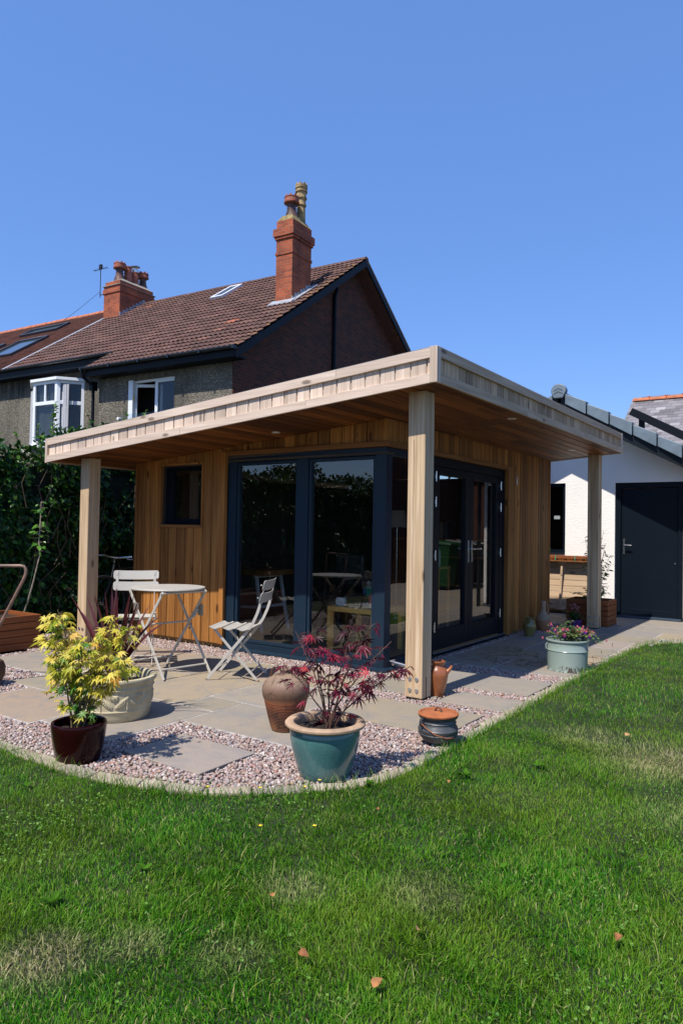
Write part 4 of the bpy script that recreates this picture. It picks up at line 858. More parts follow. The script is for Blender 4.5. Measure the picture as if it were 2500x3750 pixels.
q = MB().lathe([(.165, 0), (.12, .12), (.11, .62), (.135, .64), (.135, .68), (.12, .69), (.115, .80), (.145, .82), (.15, .85), (.13, .86), (.13, .98), (.16, 1.0), (.16, 1.03), (.14, 1.04), (.14, 1.09), (.16, 1.10), (.16, 1.17), (.12, 1.17)], 28, (-.67, 3.28, 9.06)); crown(q, .155, 10.23, 8, .07, (-.67, 3.28)); hb(q, "chimney_pot", M_POTY, ch, smooth=False)
q = MB()
for k in range(7):
    y0 = 2.57+k*.122; q.box((-.425, y0, zr(y0)-.05), (-.405, y0+.122, zr(y0)+.17+.03*(k % 2)))
q.hexa([(-1.02, 2.38, zr(2.38)+.05), (-.30, 2.38, zr(2.38)+.05), (-.30, 2.60, zr(2.6)+.06), (-1.02, 2.60, zr(2.6)+.06), (-1.02, 2.38, zr(2.38)+.09), (-.30, 2.38, zr(2.38)+.09), (-.30, 2.60, zr(2.6)+.10), (-1.02, 2.60, zr(2.6)+.10)])
q.hexa([(-.42, 2.5, zr(2.5)+.06), (-.25, 2.5, zr(2.5)+.06), (-.25, 3.5, zr(3.5)+.06), (-.42, 3.5, zr(3.5)+.06), (-.42, 2.5, zr(2.5)+.08), (-.25, 2.5, zr(2.5)+.08), (-.25, 3.5, zr(3.5)+.08), (-.42, 3.5, zr(3.5)+.08)])
hb(q, "lead_flashing", M_LEAD, ch)
q = MB(); q.box((-9.50, 4.46, 7.6), (-8.73, 6.0, 9.10)); q.box((-9.53, 4.43, 9.10), (-8.70, 6.03, 9.24)); q.box((-9.50, 4.46, 9.24), (-8.73, 6.0, 9.34)); q.box((-9.47, 4.49, 9.36), (-8.76, 5.97, 9.50)); ch2 = hb(q, "chimney", M_BRICK_ORANGE)
q = MB(); q.box((-9.54, 4.42, 9.34), (-8.69, 6.04, 9.362)); q.hexa([(-9.47, 4.49, 9.50), (-8.76, 4.49, 9.50), (-8.76, 5.97, 9.50), (-9.47, 5.97, 9.50), (-9.3, 4.7, 9.62), (-8.9, 4.7, 9.62), (-8.9, 5.8, 9.62), (-9.3, 5.8, 9.62)]); hb(q, "flaunching", plain("grey_flaunching", (.25, .23, .2), .95), ch2)
bigpot(ch2, -9.12, 4.78, 9.52, 1.05); bigpot(ch2, -9.10, 5.80, 9.52, 1.0)
q = MB().lathe([(.13, 0), (.125, .62), (.14, .63), (.14, .66), (.10, .66)], 24, (-9.10, 5.12, 9.52)); hb(q, "chimney_pot", M_POTR, ch2, smooth=True)
q = MB().lathe([(.13, 0), (.125, .52), (.14, .53), (.14, .55), (.10, .55)], 24, (-9.10, 5.45, 9.52)); cp_ = hb(q, "chimney_pot", M_POTR, ch2, smooth=True)
q = MB().lathe([(.135, .56), (.14, .64), (.13, .65)], 24, (-9.10, 5.45, 9.52)); q.lathe([(0, .74), (.16, .76), (.16, .78), (0, .80)], 24, (-9.10, 5.45, 9.52))
for a in (0, 2.1, 4.2): q.tube([(-9.10+.12*math.cos(a), 5.45+.12*math.sin(a), 9.52+.6), (-9.10+.12*math.cos(a), 5.45+.12*math.sin(a), 9.52+.76)], .01, 6)
hb(q, "cowl", M_STEEL, ch2, smooth=True)
q = MB()
for k in range(8):
    y0 = 4.46+k*.14; q.box((-8.735, y0, zr(y0)-.02), (-8.715, y0+.14, zr(y0)+.2))
hb(q, "lead_flashing", M_LEAD, ch2)
q = MB(); ax, ay = -9.62, 4.40; q.tube([(ax, ay, 9.0), (ax, ay, 10.15)], .014, 8); q.tube([(ax-.03, ay, 9.1), (-9.5, 4.5, 9.1)], .015, 6); q.tube([(ax-.24, ay-.10, 9.92), (ax+.22, ay+.10, 10.02)], .012, 6)
for k in range(7):
    t = -1+k*.33; px, py = ax+t*.2, ay+t*.09; q.tube([(px+.05, py-.11, 9.97+.05*t), (px-.05, py+.11, 9.97+.05*t)], .004, 5)
q.box((ax-.06, ay-.03, 9.98), (ax+.06, ay+.03, 10.12)); q.tube([(ax, ay, 9.2), (ax-.5, ay-.4, 8.6), (ax-1.0, ay-.8, 8.05)], .006, 5)
AER = hb(q, "aerial", M_BLACK); 

# =====================================================================
# WHITE GARAGE
# =====================================================================
GAR = thing("garage", (.4, 6.1, 0), "white rendered garage with grey verge caps, black window and black side door", "garage")
def gbd(q, name, m_, par=None, **k): return q.build(name, m_, par or GAR, world=True, **k)
m, nt, b = mat("white_render"); v = objvec(nt)
c = ramp(nt, noise(nt, v, 1.3, 5), [(.3, (.78, .745, .69)), (.7, (.84, .805, .75))]); sz_ = N(nt, "SeparateXYZ"); L(nt, v, sz_.inputs[0]); mz_ = N(nt, "MapRange"); L(nt, sz_.outputs[2], mz_.inputs[0]); mz_.inputs[1].default_value = .45; mz_.inputs[2].default_value = 0; mw_ = N(nt, "Math", operation="MULTIPLY"); L(nt, mz_.outputs[0], mw_.inputs[0]); L(nt, noise(nt, v, 14, 5, .7), mw_.inputs[1]); c = mix(nt, ramp(nt, mw_.outputs[0], [(.25, (0, 0, 0)), (.6, (.7, .7, .7))]), c, (.25, .21, .16))
L(nt, c, b.inputs['Base Color']); b.inputs['Roughness'].default_value = .9; bump(nt, b, noise(nt, objvec(nt, (22, 22, 60)), 1, 4, .6), .5, .01)
AX, AZ, SLP = -.165, 3.30, .545
def gz(x): return AZ-abs(x-AX)*SLP
GW0, GW1 = -2.0, 1.57
w = MB()
def wallpoly(x0, x1, z0): # wall strip up to the roof line
    pts = [(x0, z0), (x1, z0), (x1, gz(x1)), ]
    if x0 < AX < x1: pts.append((AX, gz(AX)))
    pts.append((x0, gz(x0))); w.prism(pts, 'y', 6.0, 6.25)
wallpoly(GW0, -.95, .0); wallpoly(-.95, -.235, 2.105); wallpoly(-.235, .54, .0); wallpoly(.54, 1.52, 2.092); wallpoly(1.52, GW1, 0)
w.box((-.95, 6.0, 0), (-.235, 6.25, .965)); w.box((GW1-.2, 6.25, 0), (GW1, 11.0, gz(GW1))); w.box((GW0, 6.25, 0), (GW0+.2, 11, gz(GW0)))
gbd(w, "wall", m)
gbd(MB().tube([(1.64, 5.95, 0), (1.64, 5.95, 2.2), (1.75, 5.9, 2.3)], .034, 12), "downpipe", M_BLACK, smooth=True)
q = MB(); q.box((-2.0, 5.985, -.03), (.54, 6.0, .06)); q.box((1.52, 5.985, -.03), (1.57, 6.0, .06)); gbd(q, "plinth", plain("wall_plinth_grey", (.10, .10, .10), .9, 0, .2, 9, .3))
VY = 5.42
m_s = plain("dark_slate_tiles", (.07, .085, .10), .6, 0, .2, 7, .2)
q = MB()
for sgn in (-1, 1):
    for k in range(6):
        x0 = AX+sgn*k*.30; x1 = AX+sgn*(k*.30+.33); zz = .16
        y = VY+.02
        while y < 11:
            q.hexa([(x0, y, gz(x0)+zz), (x1, y, gz(x1)+zz+.02), (x1, y+.328, gz(x1)+zz+.02), (x0, y+.328, gz(x0)+zz), (x0, y, gz(x0)+zz+.03), (x1, y, gz(x1)+zz+.05), (x1, y+.328, gz(x1)+zz+.05), (x0, y+.328, gz(x0)+zz+.03)]); y += .33
gbd(q, "roof", m_s)
q = MB(); x1 = AX+2.95; q.hexa([(AX, VY+.02, gz(AX)+.01), (AX+1.9, VY+.02, gz(AX+1.9)+.01), (AX+1.9, 11, gz(AX+1.9)+.01), (AX, 11, gz(AX)+.01), (AX, VY+.02, gz(AX)+.15), (AX+1.9, VY+.02, gz(AX+1.9)+.15), (AX+1.9, 11, gz(AX+1.9)+.15), (AX, 11, gz(AX)+.15)])
q.hexa([(AX-1.9, VY+.02, gz(AX-1.9)+.01), (AX, VY+.02, gz(AX)+.01), (AX, 11, gz(AX)+.01), (AX-1.9, 11, gz(AX-1.9)+.01), (AX-1.9, VY+.02, gz(AX-1.9)+.15), (AX, VY+.02, gz(AX)+.15), (AX, 11, gz(AX)+.15), (AX-1.9, 11, gz(AX-1.9)+.15)])
q.hexa([(AX-.02, VY+.01, gz(AX)-.10), (AX+1.92, VY+.01, gz(AX+1.92)-.085), (AX+1.92, VY+.03, gz(AX+1.92)-.085), (AX-.02, VY+.03, gz(AX)-.10), (AX-.02, VY+.01, gz(AX)+.12), (AX+1.92, VY+.01, gz(AX+1.92)+.12), (AX+1.92, VY+.03, gz(AX+1.92)+.12), (AX-.02, VY+.03, gz(AX)+.12)])
q.hexa([(AX-1.9, VY+.01, gz(AX-1.9)-.085), (AX+.02, VY+.01, gz(AX)-.10), (AX+.02, VY+.03, gz(AX)-.10), (AX-1.9, VY+.03, gz(AX-1.9)-.085), (AX-1.9, VY+.01, gz(AX-1.9)+.12), (AX+.02, VY+.01, gz(AX)+.12), (AX+.02, VY+.03, gz(AX)+.12), (AX-1.9, VY+.03, gz(AX-1.9)+.12)])
gbd(q, "bargeboard", plain("black_verge_board", (.006, .009, .012), .5, 0, .1, 6, 0, spec=.2))
m_v = plain("grey_verge_plastic", (.13, .17, .20), .5, 0, .18, 5, .05)
for sgn in (-1, 1):
    for k in range(6):
        a0 = .10+k*.335; a1 = a0+.322; x0, x1 = AX+sgn*a0, AX+sgn*a1; h0, h1 = .025-.0, .04
        q = MB(); q.hexa([(x0, VY-.03, gz(x0)+.05), (x1, VY-.03-.022, gz(x1)+.035), (x1, VY+.10, gz(x1)+.19), (x0, VY+.10, gz(x0)+.19), (x0, VY-.03, gz(x0)+.205), (x1, VY-.052, gz(x1)+.235), (x1, VY+.10, gz(x1)+.235), (x0, VY+.10, gz(x0)+.205)])
        gbd(q, "verge_cap", m_v, bevel=.012)
q = MB(); cz = gz(AX)+.21; n = 20; pts = [(AX+.118*math.cos(a), cz+.105*math.sin(a)) for a in np.linspace(-.35, math.pi+.35, n)]+[(AX-.07, cz-.12), (AX+.07, cz-.12)]
q.prism(pts, 'y', VY-.055, VY+.05); o = gbd(q, "ridge_end_cap", m_v, bevel=.012)
q = MB()
for dz in (.03, -.02): q.bar((AX-.07, VY-.057, cz+dz-.035), (AX, VY-.057, cz+dz), .006, .003, (0, 0, 1)); q.bar((AX, VY-.057, cz+dz), (AX+.07, VY-.057, cz+dz-.035), .006, .003, (0, 0, 1))
gbd(q, "chevron", M_BLACK, o)
q = MB(); q.prism([(AX+.11*math.cos(a), cz-.075+.075*math.sin(a)) for a in np.linspace(0, math.pi, 14)], 'y', VY+.05, 11); gbd(q, "ridge_tiles", m_s)
# window
q = MB(); q.box((-.95, 6.04, .965), (-.90, 6.12, 2.105)); q.box((-.285, 6.04, .965), (-.235, 6.12, 2.105)); q.box((-.90, 6.04, .965), (-.285, 6.12, 1.02)); q.box((-.90, 6.04, 2.05), (-.285, 6.12, 2.105)); gw = gbd(q, "window", M_NAVYD)
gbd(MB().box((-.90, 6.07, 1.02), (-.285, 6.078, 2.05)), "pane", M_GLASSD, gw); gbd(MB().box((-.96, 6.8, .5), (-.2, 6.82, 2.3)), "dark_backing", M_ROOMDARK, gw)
gbd(MB().box((-.95, 5.96, .950), (-.235, 6.04, .968)), "window_sill", M_NAVYD, gw, bevel=.003)
gbd(MB().box((-.44, 6.066, 1.52), (-.345, 6.0685, 1.575)), "window_sticker", plain("grey_sticker", (.3, .33, .33), .5), gw)
# door
q = MB(); q.box((.54, 6.03, -.02), (.62, 6.14, 2.092)); q.box((1.44, 6.03, -.02), (1.52, 6.14, 2.092)); q.box((.62, 6.03, 2.01), (1.44, 6.14, 2.092)); gbd(q, "door_frame", M_NAVYD, bevel=.004)
dr = gbd(MB().box((.625, 6.06, .03), (1.435, 6.11, 2.005)), "door", M_NAVYD, bevel=.004)
q = MB(); q.box((.70, 6.056, .13), (1.36, 6.06, .135)); q.box((.70, 6.056, .04), (1.36, 6.06, .045)); gbd(q, "kick_rail", M_NAVY, dr)
gbd(MB().box((.56, 5.97, .005), (1.50, 6.06, .035)), "threshold", plain("dark_alu_sill", (.06, .09, .13), .35, .5, .1, 6, 0), dr, bevel=.003)
q = MB(); q.box((.655, 6.048, .98), (.682, 6.06, 1.22)); q.tube([(.668, 6.05, 1.12), (.668, 6.0, 1.12), (.69, 5.997, 1.12), (.79, 5.995, 1.117)], .009, 10); q.tube([(.668, 6.048, 1.03), (.668, 6.04, 1.03)], .009, 10); gbd(q, "handle", M_STEEL, dr, smooth=True)
gbd(MB().tube([(1.40, 6.06, .86), (1.40, 6.05, .86)], .008, 10), "spy_screw", M_STEEL, dr)
k = thing("sill_tin", (-.62, 5.99, .969), "green tin standing on the black garage window sill", "tin")
MB().box((-.10, -.02, 0), (.14, .03, .07)).build("tin_body", plain("green_tin", (.05, .25, .07), .4), k, bevel=.005)
MB().box((-.10, -.021, .02), (.14, -.0205, .05)).build("pale_band", plain("pale_band", (.4, .45, .4), .5), k)

# =====================================================================
# FAR SLATE HOUSE, SIDE HOUSE, BINS (seen in the door glass)
# =====================================================================
FH = thing("slate_house", (1.5, 17, 0), "distant grey slate roofed house with orange ridge tiles beyond the garage", "house")
m, nt, b = mat("grey_slates"); i_ = island(nt); v = objvec(nt)
c = ramp(nt, i_, [(0, (.10, .095, .10)), (.5, (.15, .14, .15)), (.9, (.20, .19, .20)), (1, (.30, .29, .3))]); L(nt, c, b.inputs['Base Color']); b.inputs['Roughness'].default_value = .7
q = MB(); fz = lambda y: 4.95-(15-y)*.75
y = 12.2; r = 0
while y < 15:
    x = -1.26+(15-y)*-.02+(r % 2)*.12-.12
    while x < 5: q.hexa([(max(x, -1.25), y, fz(y)), (x+.235, y, fz(y)), (x+.235, y+.2, fz(y+.2)-.02), (max(x, -1.25), y+.2, fz(y+.2)-.02), (max(x, -1.25), y, fz(y)+.015), (x+.235, y, fz(y)+.015), (x+.235, y+.2, fz(y+.2)), (max(x, -1.25), y+.2, fz(y+.2))]); x += .24
    y += .12; r += 1
q.build("roof", m, FH, world=True)
q = MB(); x = -1.22
while x < 5: q.prism([(15+.1*math.cos(a), 4.93+.085*math.sin(a)) for a in np.linspace(0, math.pi, 9)], 'x', x, x+.42); q.lathe([(.05, 0), (.05, .03), (0, .035)], 10, (x+.4, 15, 5.01)); x += .43
q.build("ridge_tiles", D.materials["orange_ridge_clay"], FH, world=True)
q = MB(); q.box((-1.1, 12.4, 0), (5, 12.6, 2.9)); q.prism([(12.4, 0), (17.6, 0), (17.6, 3.0), (15, 4.85), (12.4, 2.95)], 'x', -1.1, -.95); q.build("wall", M_BRICK_DARK, FH, world=True)
q = MB(); q.hexa([(-1.25, 15, 4.85), (5, 15, 4.85), (5, 18, 2.7), (-1.25, 18, 2.7), (-1.25, 15, 4.93), (5, 15, 4.93), (5, 18, 2.8), (-1.25, 18, 2.8)]); q.build("rear_roof", m, FH, world=True)
EX = thing("porch_roof", (1.8, 10.5, 0), "black edged sloping porch roof behind the garage", "roof")
q = MB(); q.bar((-.14, 10, 3.85), (2.4, 10, 2.42), .15, .10, (0, 0, 1)); q.build("bargeboard", M_BARGE, EX, world=True)
q = MB(); q.hexa([(-.14, 10.05, 3.80), (2.4, 10.05, 2.36), (2.4, 11.6, 2.36), (-.14, 11.6, 3.80), (-.14, 10.05, 3.90), (2.4, 10.05, 2.46), (2.4, 11.6, 2.46), (-.14, 11.6, 3.90)]); q.build("roof_slope", m_s, EX, world=True)
for x in (0.0, 2.3): MB().box((x, 10.05, 0), (x+.1, 10.15, 3.72-(x)*.56)).build("post", M_BARGE, EX, world=True)
SH = thing("side_house", (7, 12, 0), "dark brick house side standing beyond the bins", "house")
MB().box((5.3, 6.6, 0), (9, 18, 5.2)).build("wall", M_BRICK_DARK, SH, world=True)
MB().prism([(5.1, 5.2), (9.2, 5.2), (7.15, 7.0)], 'y', 6.4, 18.2).build("roof", m_s, SH, world=True)
def wheelie(x, y, rz, col, label, num=True):
    k = thing("wheelie_bin", (x, y, 0), label, "bin", rz, "bins beside the brick house")
    m_ = D.materials.get("bin_"+col[0]) or plain("bin_"+col[0], col[1], .45, 0, .1, 5, .05)
    MB().hexa([(-.21, -.24, .08), (.21, -.24, .08), (.21, .2, .08), (-.21, .2, .08), (-.28, -.33, .98), (.28, -.33, .98), (.28, .33, .98), (-.28, .33, .98)]).build("body", m_, k, bevel=.02)
    MB().hexa([(-.30, -.36, .98), (.30, -.36, .98), (.30, .36, 1.0), (-.30, .36, 1.0), (-.27, -.33, 1.04), (.27, -.33, 1.04), (.27, .36, 1.10), (-.27, .36, 1.10)]).build("lid", m_, k, bevel=.015)
    for sx in (-.24, .2): MB().tube([(sx, .22, .1), (sx+.05, .22, .1)], .1, 20).build("wheel", M_BLACK, k, smooth=True)
    MB().tube([(-.24, .38, .98), (.24, .38, .98)], .015, 8).build("handle", m_, k)
    if num:
        pn = MB().box((-.11, -.002, -.07), (.11, .002, .07)).build("number_plate", plain("number_plate_"+col[0]+str(x), (.30, .31, .31), .5), k)
        pn.location = (0, -.291, .62); pn.rotation_euler = (-.1*-1, 0, 0)
        tcu = D.curves.new("house_number", 'FONT'); tcu.body = "152"; tcu.size = .12; tcu.align_x = 'CENTER'; tcu.align_y = 'CENTER'; tcu.extrude = .001
        to = D.objects.new("house_number", tcu); COL.objects.link(to); tcu.materials.append(M_BLACK)
        dg = bpy.context.evaluated_depsgraph_get(); me = D.meshes.new_from_object(to.evaluated_get(dg)); D.objects.remove(to)
        t = D.objects.new("house_number", me); COL.objects.link(t); t.parent = pn; t.location = (0, -.004, 0); t.rotation_euler = (math.pi/2, 0, 0)
    return k
wheelie(3.72, 8.62, -2.1+.5, ("green", (.004, .055, .008)), "green wheelie bin, first in the row")
wheelie(3.55, 9.35, -1.9, ("black", (.015, .015, .017)), "black wheelie bin beside the green one, number on the front")
wheelie(3.65, 10.15, -1.8, ("charcoal", (.02, .02, .024)), "charcoal wheelie bin, last in the row, number on the front")
# =====================================================================
# HEDGE
# =====================================================================
def leafmat(name, stops, rough=.4, trans=.3, spec=.4):
    m, nt, b = mat(name); c = ramp(nt, island(nt), stops)
    v = objvec(nt, (1, 1, 1), 5.0); c = mix(nt, 1, c, ramp(nt, noise(nt, v, 30, 3), [(.3, (.8,)*3), (.7, (1.15,)*3)]), 'MULTIPLY')
    L(nt, c, b.inputs['Base Color']); b.inputs['Roughness'].default_value = rough; b.inputs['Specular IOR Level'].default_value = spec
    t = N(nt, "BsdfTranslucent"); L(nt, c, t.inputs[0]); ms = N(nt, "MixShader"); ms.inputs[0].default_value = trans
    L(nt, b.outputs[0], ms.inputs[1]); L(nt, t.outputs[0], ms.inputs[2]); L(nt, ms.outputs[0], nt.nodes["Material Output"].inputs[0]); return m
M_IVY = leafmat("hedge_leaves", [(0, (.005, .022, .003)), (.3, (.010, .042, .005)), (.6, (.018, .065, .007)), (.85, (.035, .12, .012)), (.96, (.09, .22, .025)), (1, (.20, .11, .05))], .4, .2, .3)
M_IVYL = leafmat("hedge_new_leaves", [(0, (.04, .14, .015)), (.5, (.08, .22, .025)), (1, (.16, .32, .05))], .35, .35)
M_TWIG = plain("brown_twig", (.10, .065, .04), .8, 0, .3, 20, .2)
# heart shaped folded leaf: y along, 1 long
LEAF_V = np.array([[0, 0, 0], [.30, .18, .06], [.34, .48, .07], [.16, .80, .03], [0, 1.0, -.06], [-.16, .80, .03], [-.34, .48, .07], [-.30, .18, .06], [0, .5, -.02]])
LEAF_F = np.array([[0, 1, 8], [1, 2, 8], [2, 3, 8], [3, 4, 8], [4, 5, 8], [5, 6, 8], [6, 7, 8], [7, 0, 8]])
LV2 = np.array([[0, 0, 0], [.32, .42, .07], [0, 1.0, -.06], [-.32, .42, .07]]); LF2 = np.array([[0, 1, 2], [0, 2, 3]])
rg = np.random.default_rng(21)
HEDGE = thing("hedge", (-5.0, -2, 0), "tall dark ivy clad hedge along the left boundary behind the posts", "hedge")
def topz(y): return 2.18+.10*np.sin(y*2.3)+.08*np.sin(y*5.1+1)+.10*(vnoise(np.asarray(y)*1.0, np.asarray(y)*0+.3, 3.0, 5)-.5)*2 + np.clip(y+.3, 0, 1)*.25
def hleaves(n, y0, y1, size, tv, tf):
    y = rg.uniform(y0, y1, n); z = rg.uniform(0.0, 1, n)**.9*topz(y); t = vnoise(y*1.0, z*1.0, 2.6, 31); t2 = vnoise(y, z, 7, 32)
    x = -4.36-.42*t-.20*t2-rg.exponential(.06, n)+.04*np.sin(z*2)
    P = np.stack([x, y, z], 1); f = np.stack([rg.normal(.35, .5, n), rg.normal(0, .7, n), rg.normal(-.75, .5, n)], 1); up = np.stack([rg.normal(1.0, .35, n), rg.normal(-.25, .5, n), rg.normal(.6, .4, n)], 1)
    return scatter(tv, tf, P, rots(f, up), rg.uniform(.6, 1.25, n)*size)
def htop(n, y0, y1, size, tv, tf):
    y = rg.uniform(y0, y1, n); x = rg.uniform(-5.5, -4.45, n); z = topz(y)+rg.normal(.02, .05, n)+.06*vnoise(x, y, 5, 3)
    f = np.stack([rg.normal(.2, .7, n), rg.normal(0, .7, n), rg.normal(.5, .5, n)], 1); return scatter(tv, tf, np.stack([x, y, z], 1), rots(f, roll=rg.normal(0, .6, n)), rg.uniform(.6, 1.2, n)*size)
Vs, Fs, off = [], [], 0
for v_, f_ in (hleaves(15000, -2.2, 1.4, .072, LEAF_V, LEAF_F), htop(2600, -2.2, 2.6, .07, LEAF_V, LEAF_F)):
    Vs.append(v_); Fs.append(f_+off); off += len(v_)
npmesh("foliage", np.concatenate(Vs), np.concatenate(Fs), M_IVY, HEDGE, world=True)
Vs, Fs, off = [], [], 0
for v_, f_ in (hleaves(16000, -9.5, -2.2, .085, LV2, LF2), hleaves(2500, 1.4, 5.4, .09, LV2, LF2), htop(5000, -9.5, -2.2, .09, LV2, LF2), htop(1500, 2.6, 5.4, .09, LV2, LF2)):
    Vs.append(v_); Fs.append(f_+off); off += len(v_)
npmesh("foliage", np.concatenate(Vs), np.concatenate(Fs), M_IVY, HEDGE, world=True)
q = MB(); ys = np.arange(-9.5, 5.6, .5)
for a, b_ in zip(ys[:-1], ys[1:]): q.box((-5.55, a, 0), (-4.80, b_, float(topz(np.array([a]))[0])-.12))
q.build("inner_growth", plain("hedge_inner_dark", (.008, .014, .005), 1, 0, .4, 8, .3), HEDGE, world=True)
q = MB()
for i in range(60):
    y = random.uniform(-2.2, 1.3); z = random.uniform(0, 1.6); q.tube([(-4.62, y, z), (-4.60, y+random.uniform(-.15, .15), z+.3), (-4.52, y+random.uniform(-.25, .25), z+.55)], [.008, .006, .003], 5)
def shoot(q, LVs, base, h_, lean=(0, 0), nl=14, size=.07, mode='leaf', seed=0):
    r = np.random.default_rng(seed); pts = [Vector(base)+Vector((lean[0]*t**1.5+.01*math.sin(7*t+seed), lean[1]*t**1.5+.01*math.cos(6*t+seed), h_*t)) for t in np.linspace(0, 1, 6)]
    q.tube(pts, [.006*(1-.12*i)+.001 for i in range(6)], 5)
    t = r.uniform(.12, 1, nl); P = []; f = []
    for tt in t:
        k = min(int(tt*5), 4); p = pts[k].lerp(pts[k+1], tt*5-k); P.append(p[:]); a = r.uniform(0, 6.28); f.append((math.cos(a), math.sin(a), r.uniform(.0, .9)))
    LVs.append((np.array(P), np.array(f), r.uniform(.6, 1.2, nl)*size*(1.15-.5*t)))
LVs = []
for i, (y, z0, h_, nl) in enumerate([(-.46, 2.15, .66, 34), (-.40, 2.15, .45, 22), (-.52, 2.1, .35, 16), (.10, 2.3, .42, 24), (.22, 2.3, .30, 14), (-.78, 2.15, .24, 12), (-.62, 2.2, .3, 14), (.62, 2.45, .42, 16), (1.05, 2.45, .50, 22), (1.12, 2.5, .35, 12), (2.4, 2.5, .62, 20), (-1.05, 2.15, .2, 10), (.0, 2.3, .25, 12), (-.15, 2.3, .22, 12), (1.9, 2.5, .5, 14)]):
    shoot(q, LVs, (-4.5-.08*(i % 3), y, z0), h_, (random.uniform(-.04, .06), random.uniform(-.06, .06)), nl, .085, seed=i)
q.build("branches", M_TWIG, HEDGE, world=True)
P = np.concatenate([a[0] for a in LVs]); f = np.concatenate([a[1] for a in LVs]); S = np.concatenate([a[2] for a in LVs])
v_, f_ = scatter(LEAF_V, LEAF_F, P, rots(f, roll=rg.normal(0, .3, len(P))), S); npmesh("new_shoots", v_, f_, M_IVYL, HEDGE, world=True)

# =====================================================================
# FOLDING FURNITURE
# =====================================================================
def rslat(q, x0, x1, yc, zc, ydir, w_, t_, dish=0.0, n=12, cr=.02, curve=0.0):
    """flat metal slat across x; ydir = unit vector of its width; rounded corners; dish = sag along the width; curve = bow across x"""
    yd = Vector(ydir); nn = Vector((1, 0, 0)).cross(yd).normalized(); L_ = x1-x0; pts = []
    for k in range(n+1):
        u = k/n; x = x0+L_*u; e = min(x-x0, x1-x); hw = w_/2
        if e < cr: hw = w_/2-cr+math.sqrt(max(0, cr*cr-(cr-e)**2))
        pts.append((x, max(hw, w_/2-cr)))
    extra = []
    xs = sorted(set([x0+cr*(1-math.cos(a)) for a in np.linspace(0, math.pi/2, 5)]+[x1-cr*(1-math.cos(a)) for a in np.linspace(0, math.pi/2, 5)]+list(np.linspace(x0+cr, x1-cr, 8))))
    m = 6; V = []; F = []
    for x in xs:
        e = min(x-x0, x1-x); hw = w_/2 if e >= cr else w_/2-cr+math.sqrt(max(0, cr*cr-(cr-e)**2))
        bow = curve*(1-((x-(x0+x1)/2)/(L_/2))**2)
        for s_ in (0, 1):
            for j in range(m+1):
                v = -1+2*j/m; p = Vector((x, yc, zc))+yd*(v*hw)+nn*(-dish*(1-v*v)+bow+(t_/2 if s_ else -t_/2)); V.append(tuple(p))
    nx = len(xs); st = 2*(m+1)
    for i in range(nx-1):
        for j in range(m):
            a = i*st+j; F.append((a, a+1, a+st+1, a+st)); b_ = a+m+1; F.append((b_, b_+st, b_+st+1, b_+1))
        a = i*st; F.append((a, a+st, a+st+m+1, a+m+1)); a = i*st+m; F.append((a, a+m+1, a+st+m+1, a+st))
    for i in (0, nx-1):
        for j in range(m): a = i*st+j; F.append((a, a+m+1, a+m+2, a+1))
    return q.add(V, F)
def chair(loc, rz, label):
    k = thing("folding_chair", loc, label, "chair", rz, "cream folding chairs at the bistro table")
    q = MB()
    for i, (y, z) in enumerate(((-.155, .452), (-.035, .446), (.085, .442))): rslat(q, -.205, .205, y, z, (0, 1, -.03), .108, .004, dish=.012)
    q.build("seat", M_CREAM, k, smooth=True)
    q = MB()
    for z, y in ((.815, .262), (.708, .235)): rslat(q, -.215, .215, y, z, (0, .26, .966), .088, .004, cr=.024, curve=-.018)
    q.build("backrest", M_CREAM, k, smooth=True)
    for sx in (-1, 1):
        x = sx*.178; q = MB(); path = [(x, -.225, .006), (x, .10, .395), (x, .165, .485), (x, .205, .575), (x, .238, .68), (x, .272, .850)]
        for a, b_ in zip(path[:-1], path[1:]): q.bar(a, b_, .024, .006, (0, 1, -.6) if a[2] < .5 else ((0, 1, 0) if a[2] < .6 else (1, 0, 0)))
        q.build("leg", M_CREAM, k, bevel=.0015)
        x = sx*.158; q = MB(); q.bar((x, .215, .006), (x, -.175, .435), .022, .006, (0, 1, .6)); q.build("leg", M_CREAM, k, bevel=.0015)
        MB().tube([(sx*.150, .006, .232), (sx*.186, .006, .232)], .007, 10).build("pivot", M_STEEL, k, smooth=True)
        for cc in ((sx*.178, -.226, 0), (sx*.158, .216, 0)): MB().lathe([(0, 0), (.013, 0), (.011, .016), (0, .02)], 12, cc).build("foot_cap", D.materials.get("foot_cap_tan") or plain("foot_cap_tan", (.22, .16, .10), .6), k, smooth=True)
        q = MB()
        for z, y in ((.815, .262), (.708, .235)): q.tube([(sx*.178, y-.022, z), (sx*.178, y-.030, z-.002)], .006, 10)
        q.build("rivets", M_STEEL, k, smooth=True)
    for (w_, y, z) in ((.178, -.16, .09), (.158, .15, .08), (.16, -.165, .428), (.178, .12, .425)): MB().tube([(-w_, y, z), (w_, y, z)], .0055, 8).build("cross_rod", M_CREAM, k, smooth=True)
    return k
chair((-.86, -1.0, 0), math.radians(207+90), "cream folding metal chair turned side on in front of the tall glass")
chair((-2.08, -1.14, 0), math.radians(-42+90), "cream folding metal chair facing out between post and round table")
TB = thing("bistro_table", (-1.50, -1.24, 0), "round cream metal bistro table with crossed folding legs", "table", math.radians(171))
MB().lathe([(0, .742), (.32, .742), (.326, .746), (.326, .752), (.322, .757), (0, .757)], 64).build("tabletop", M_CREAM, TB, smooth=True)
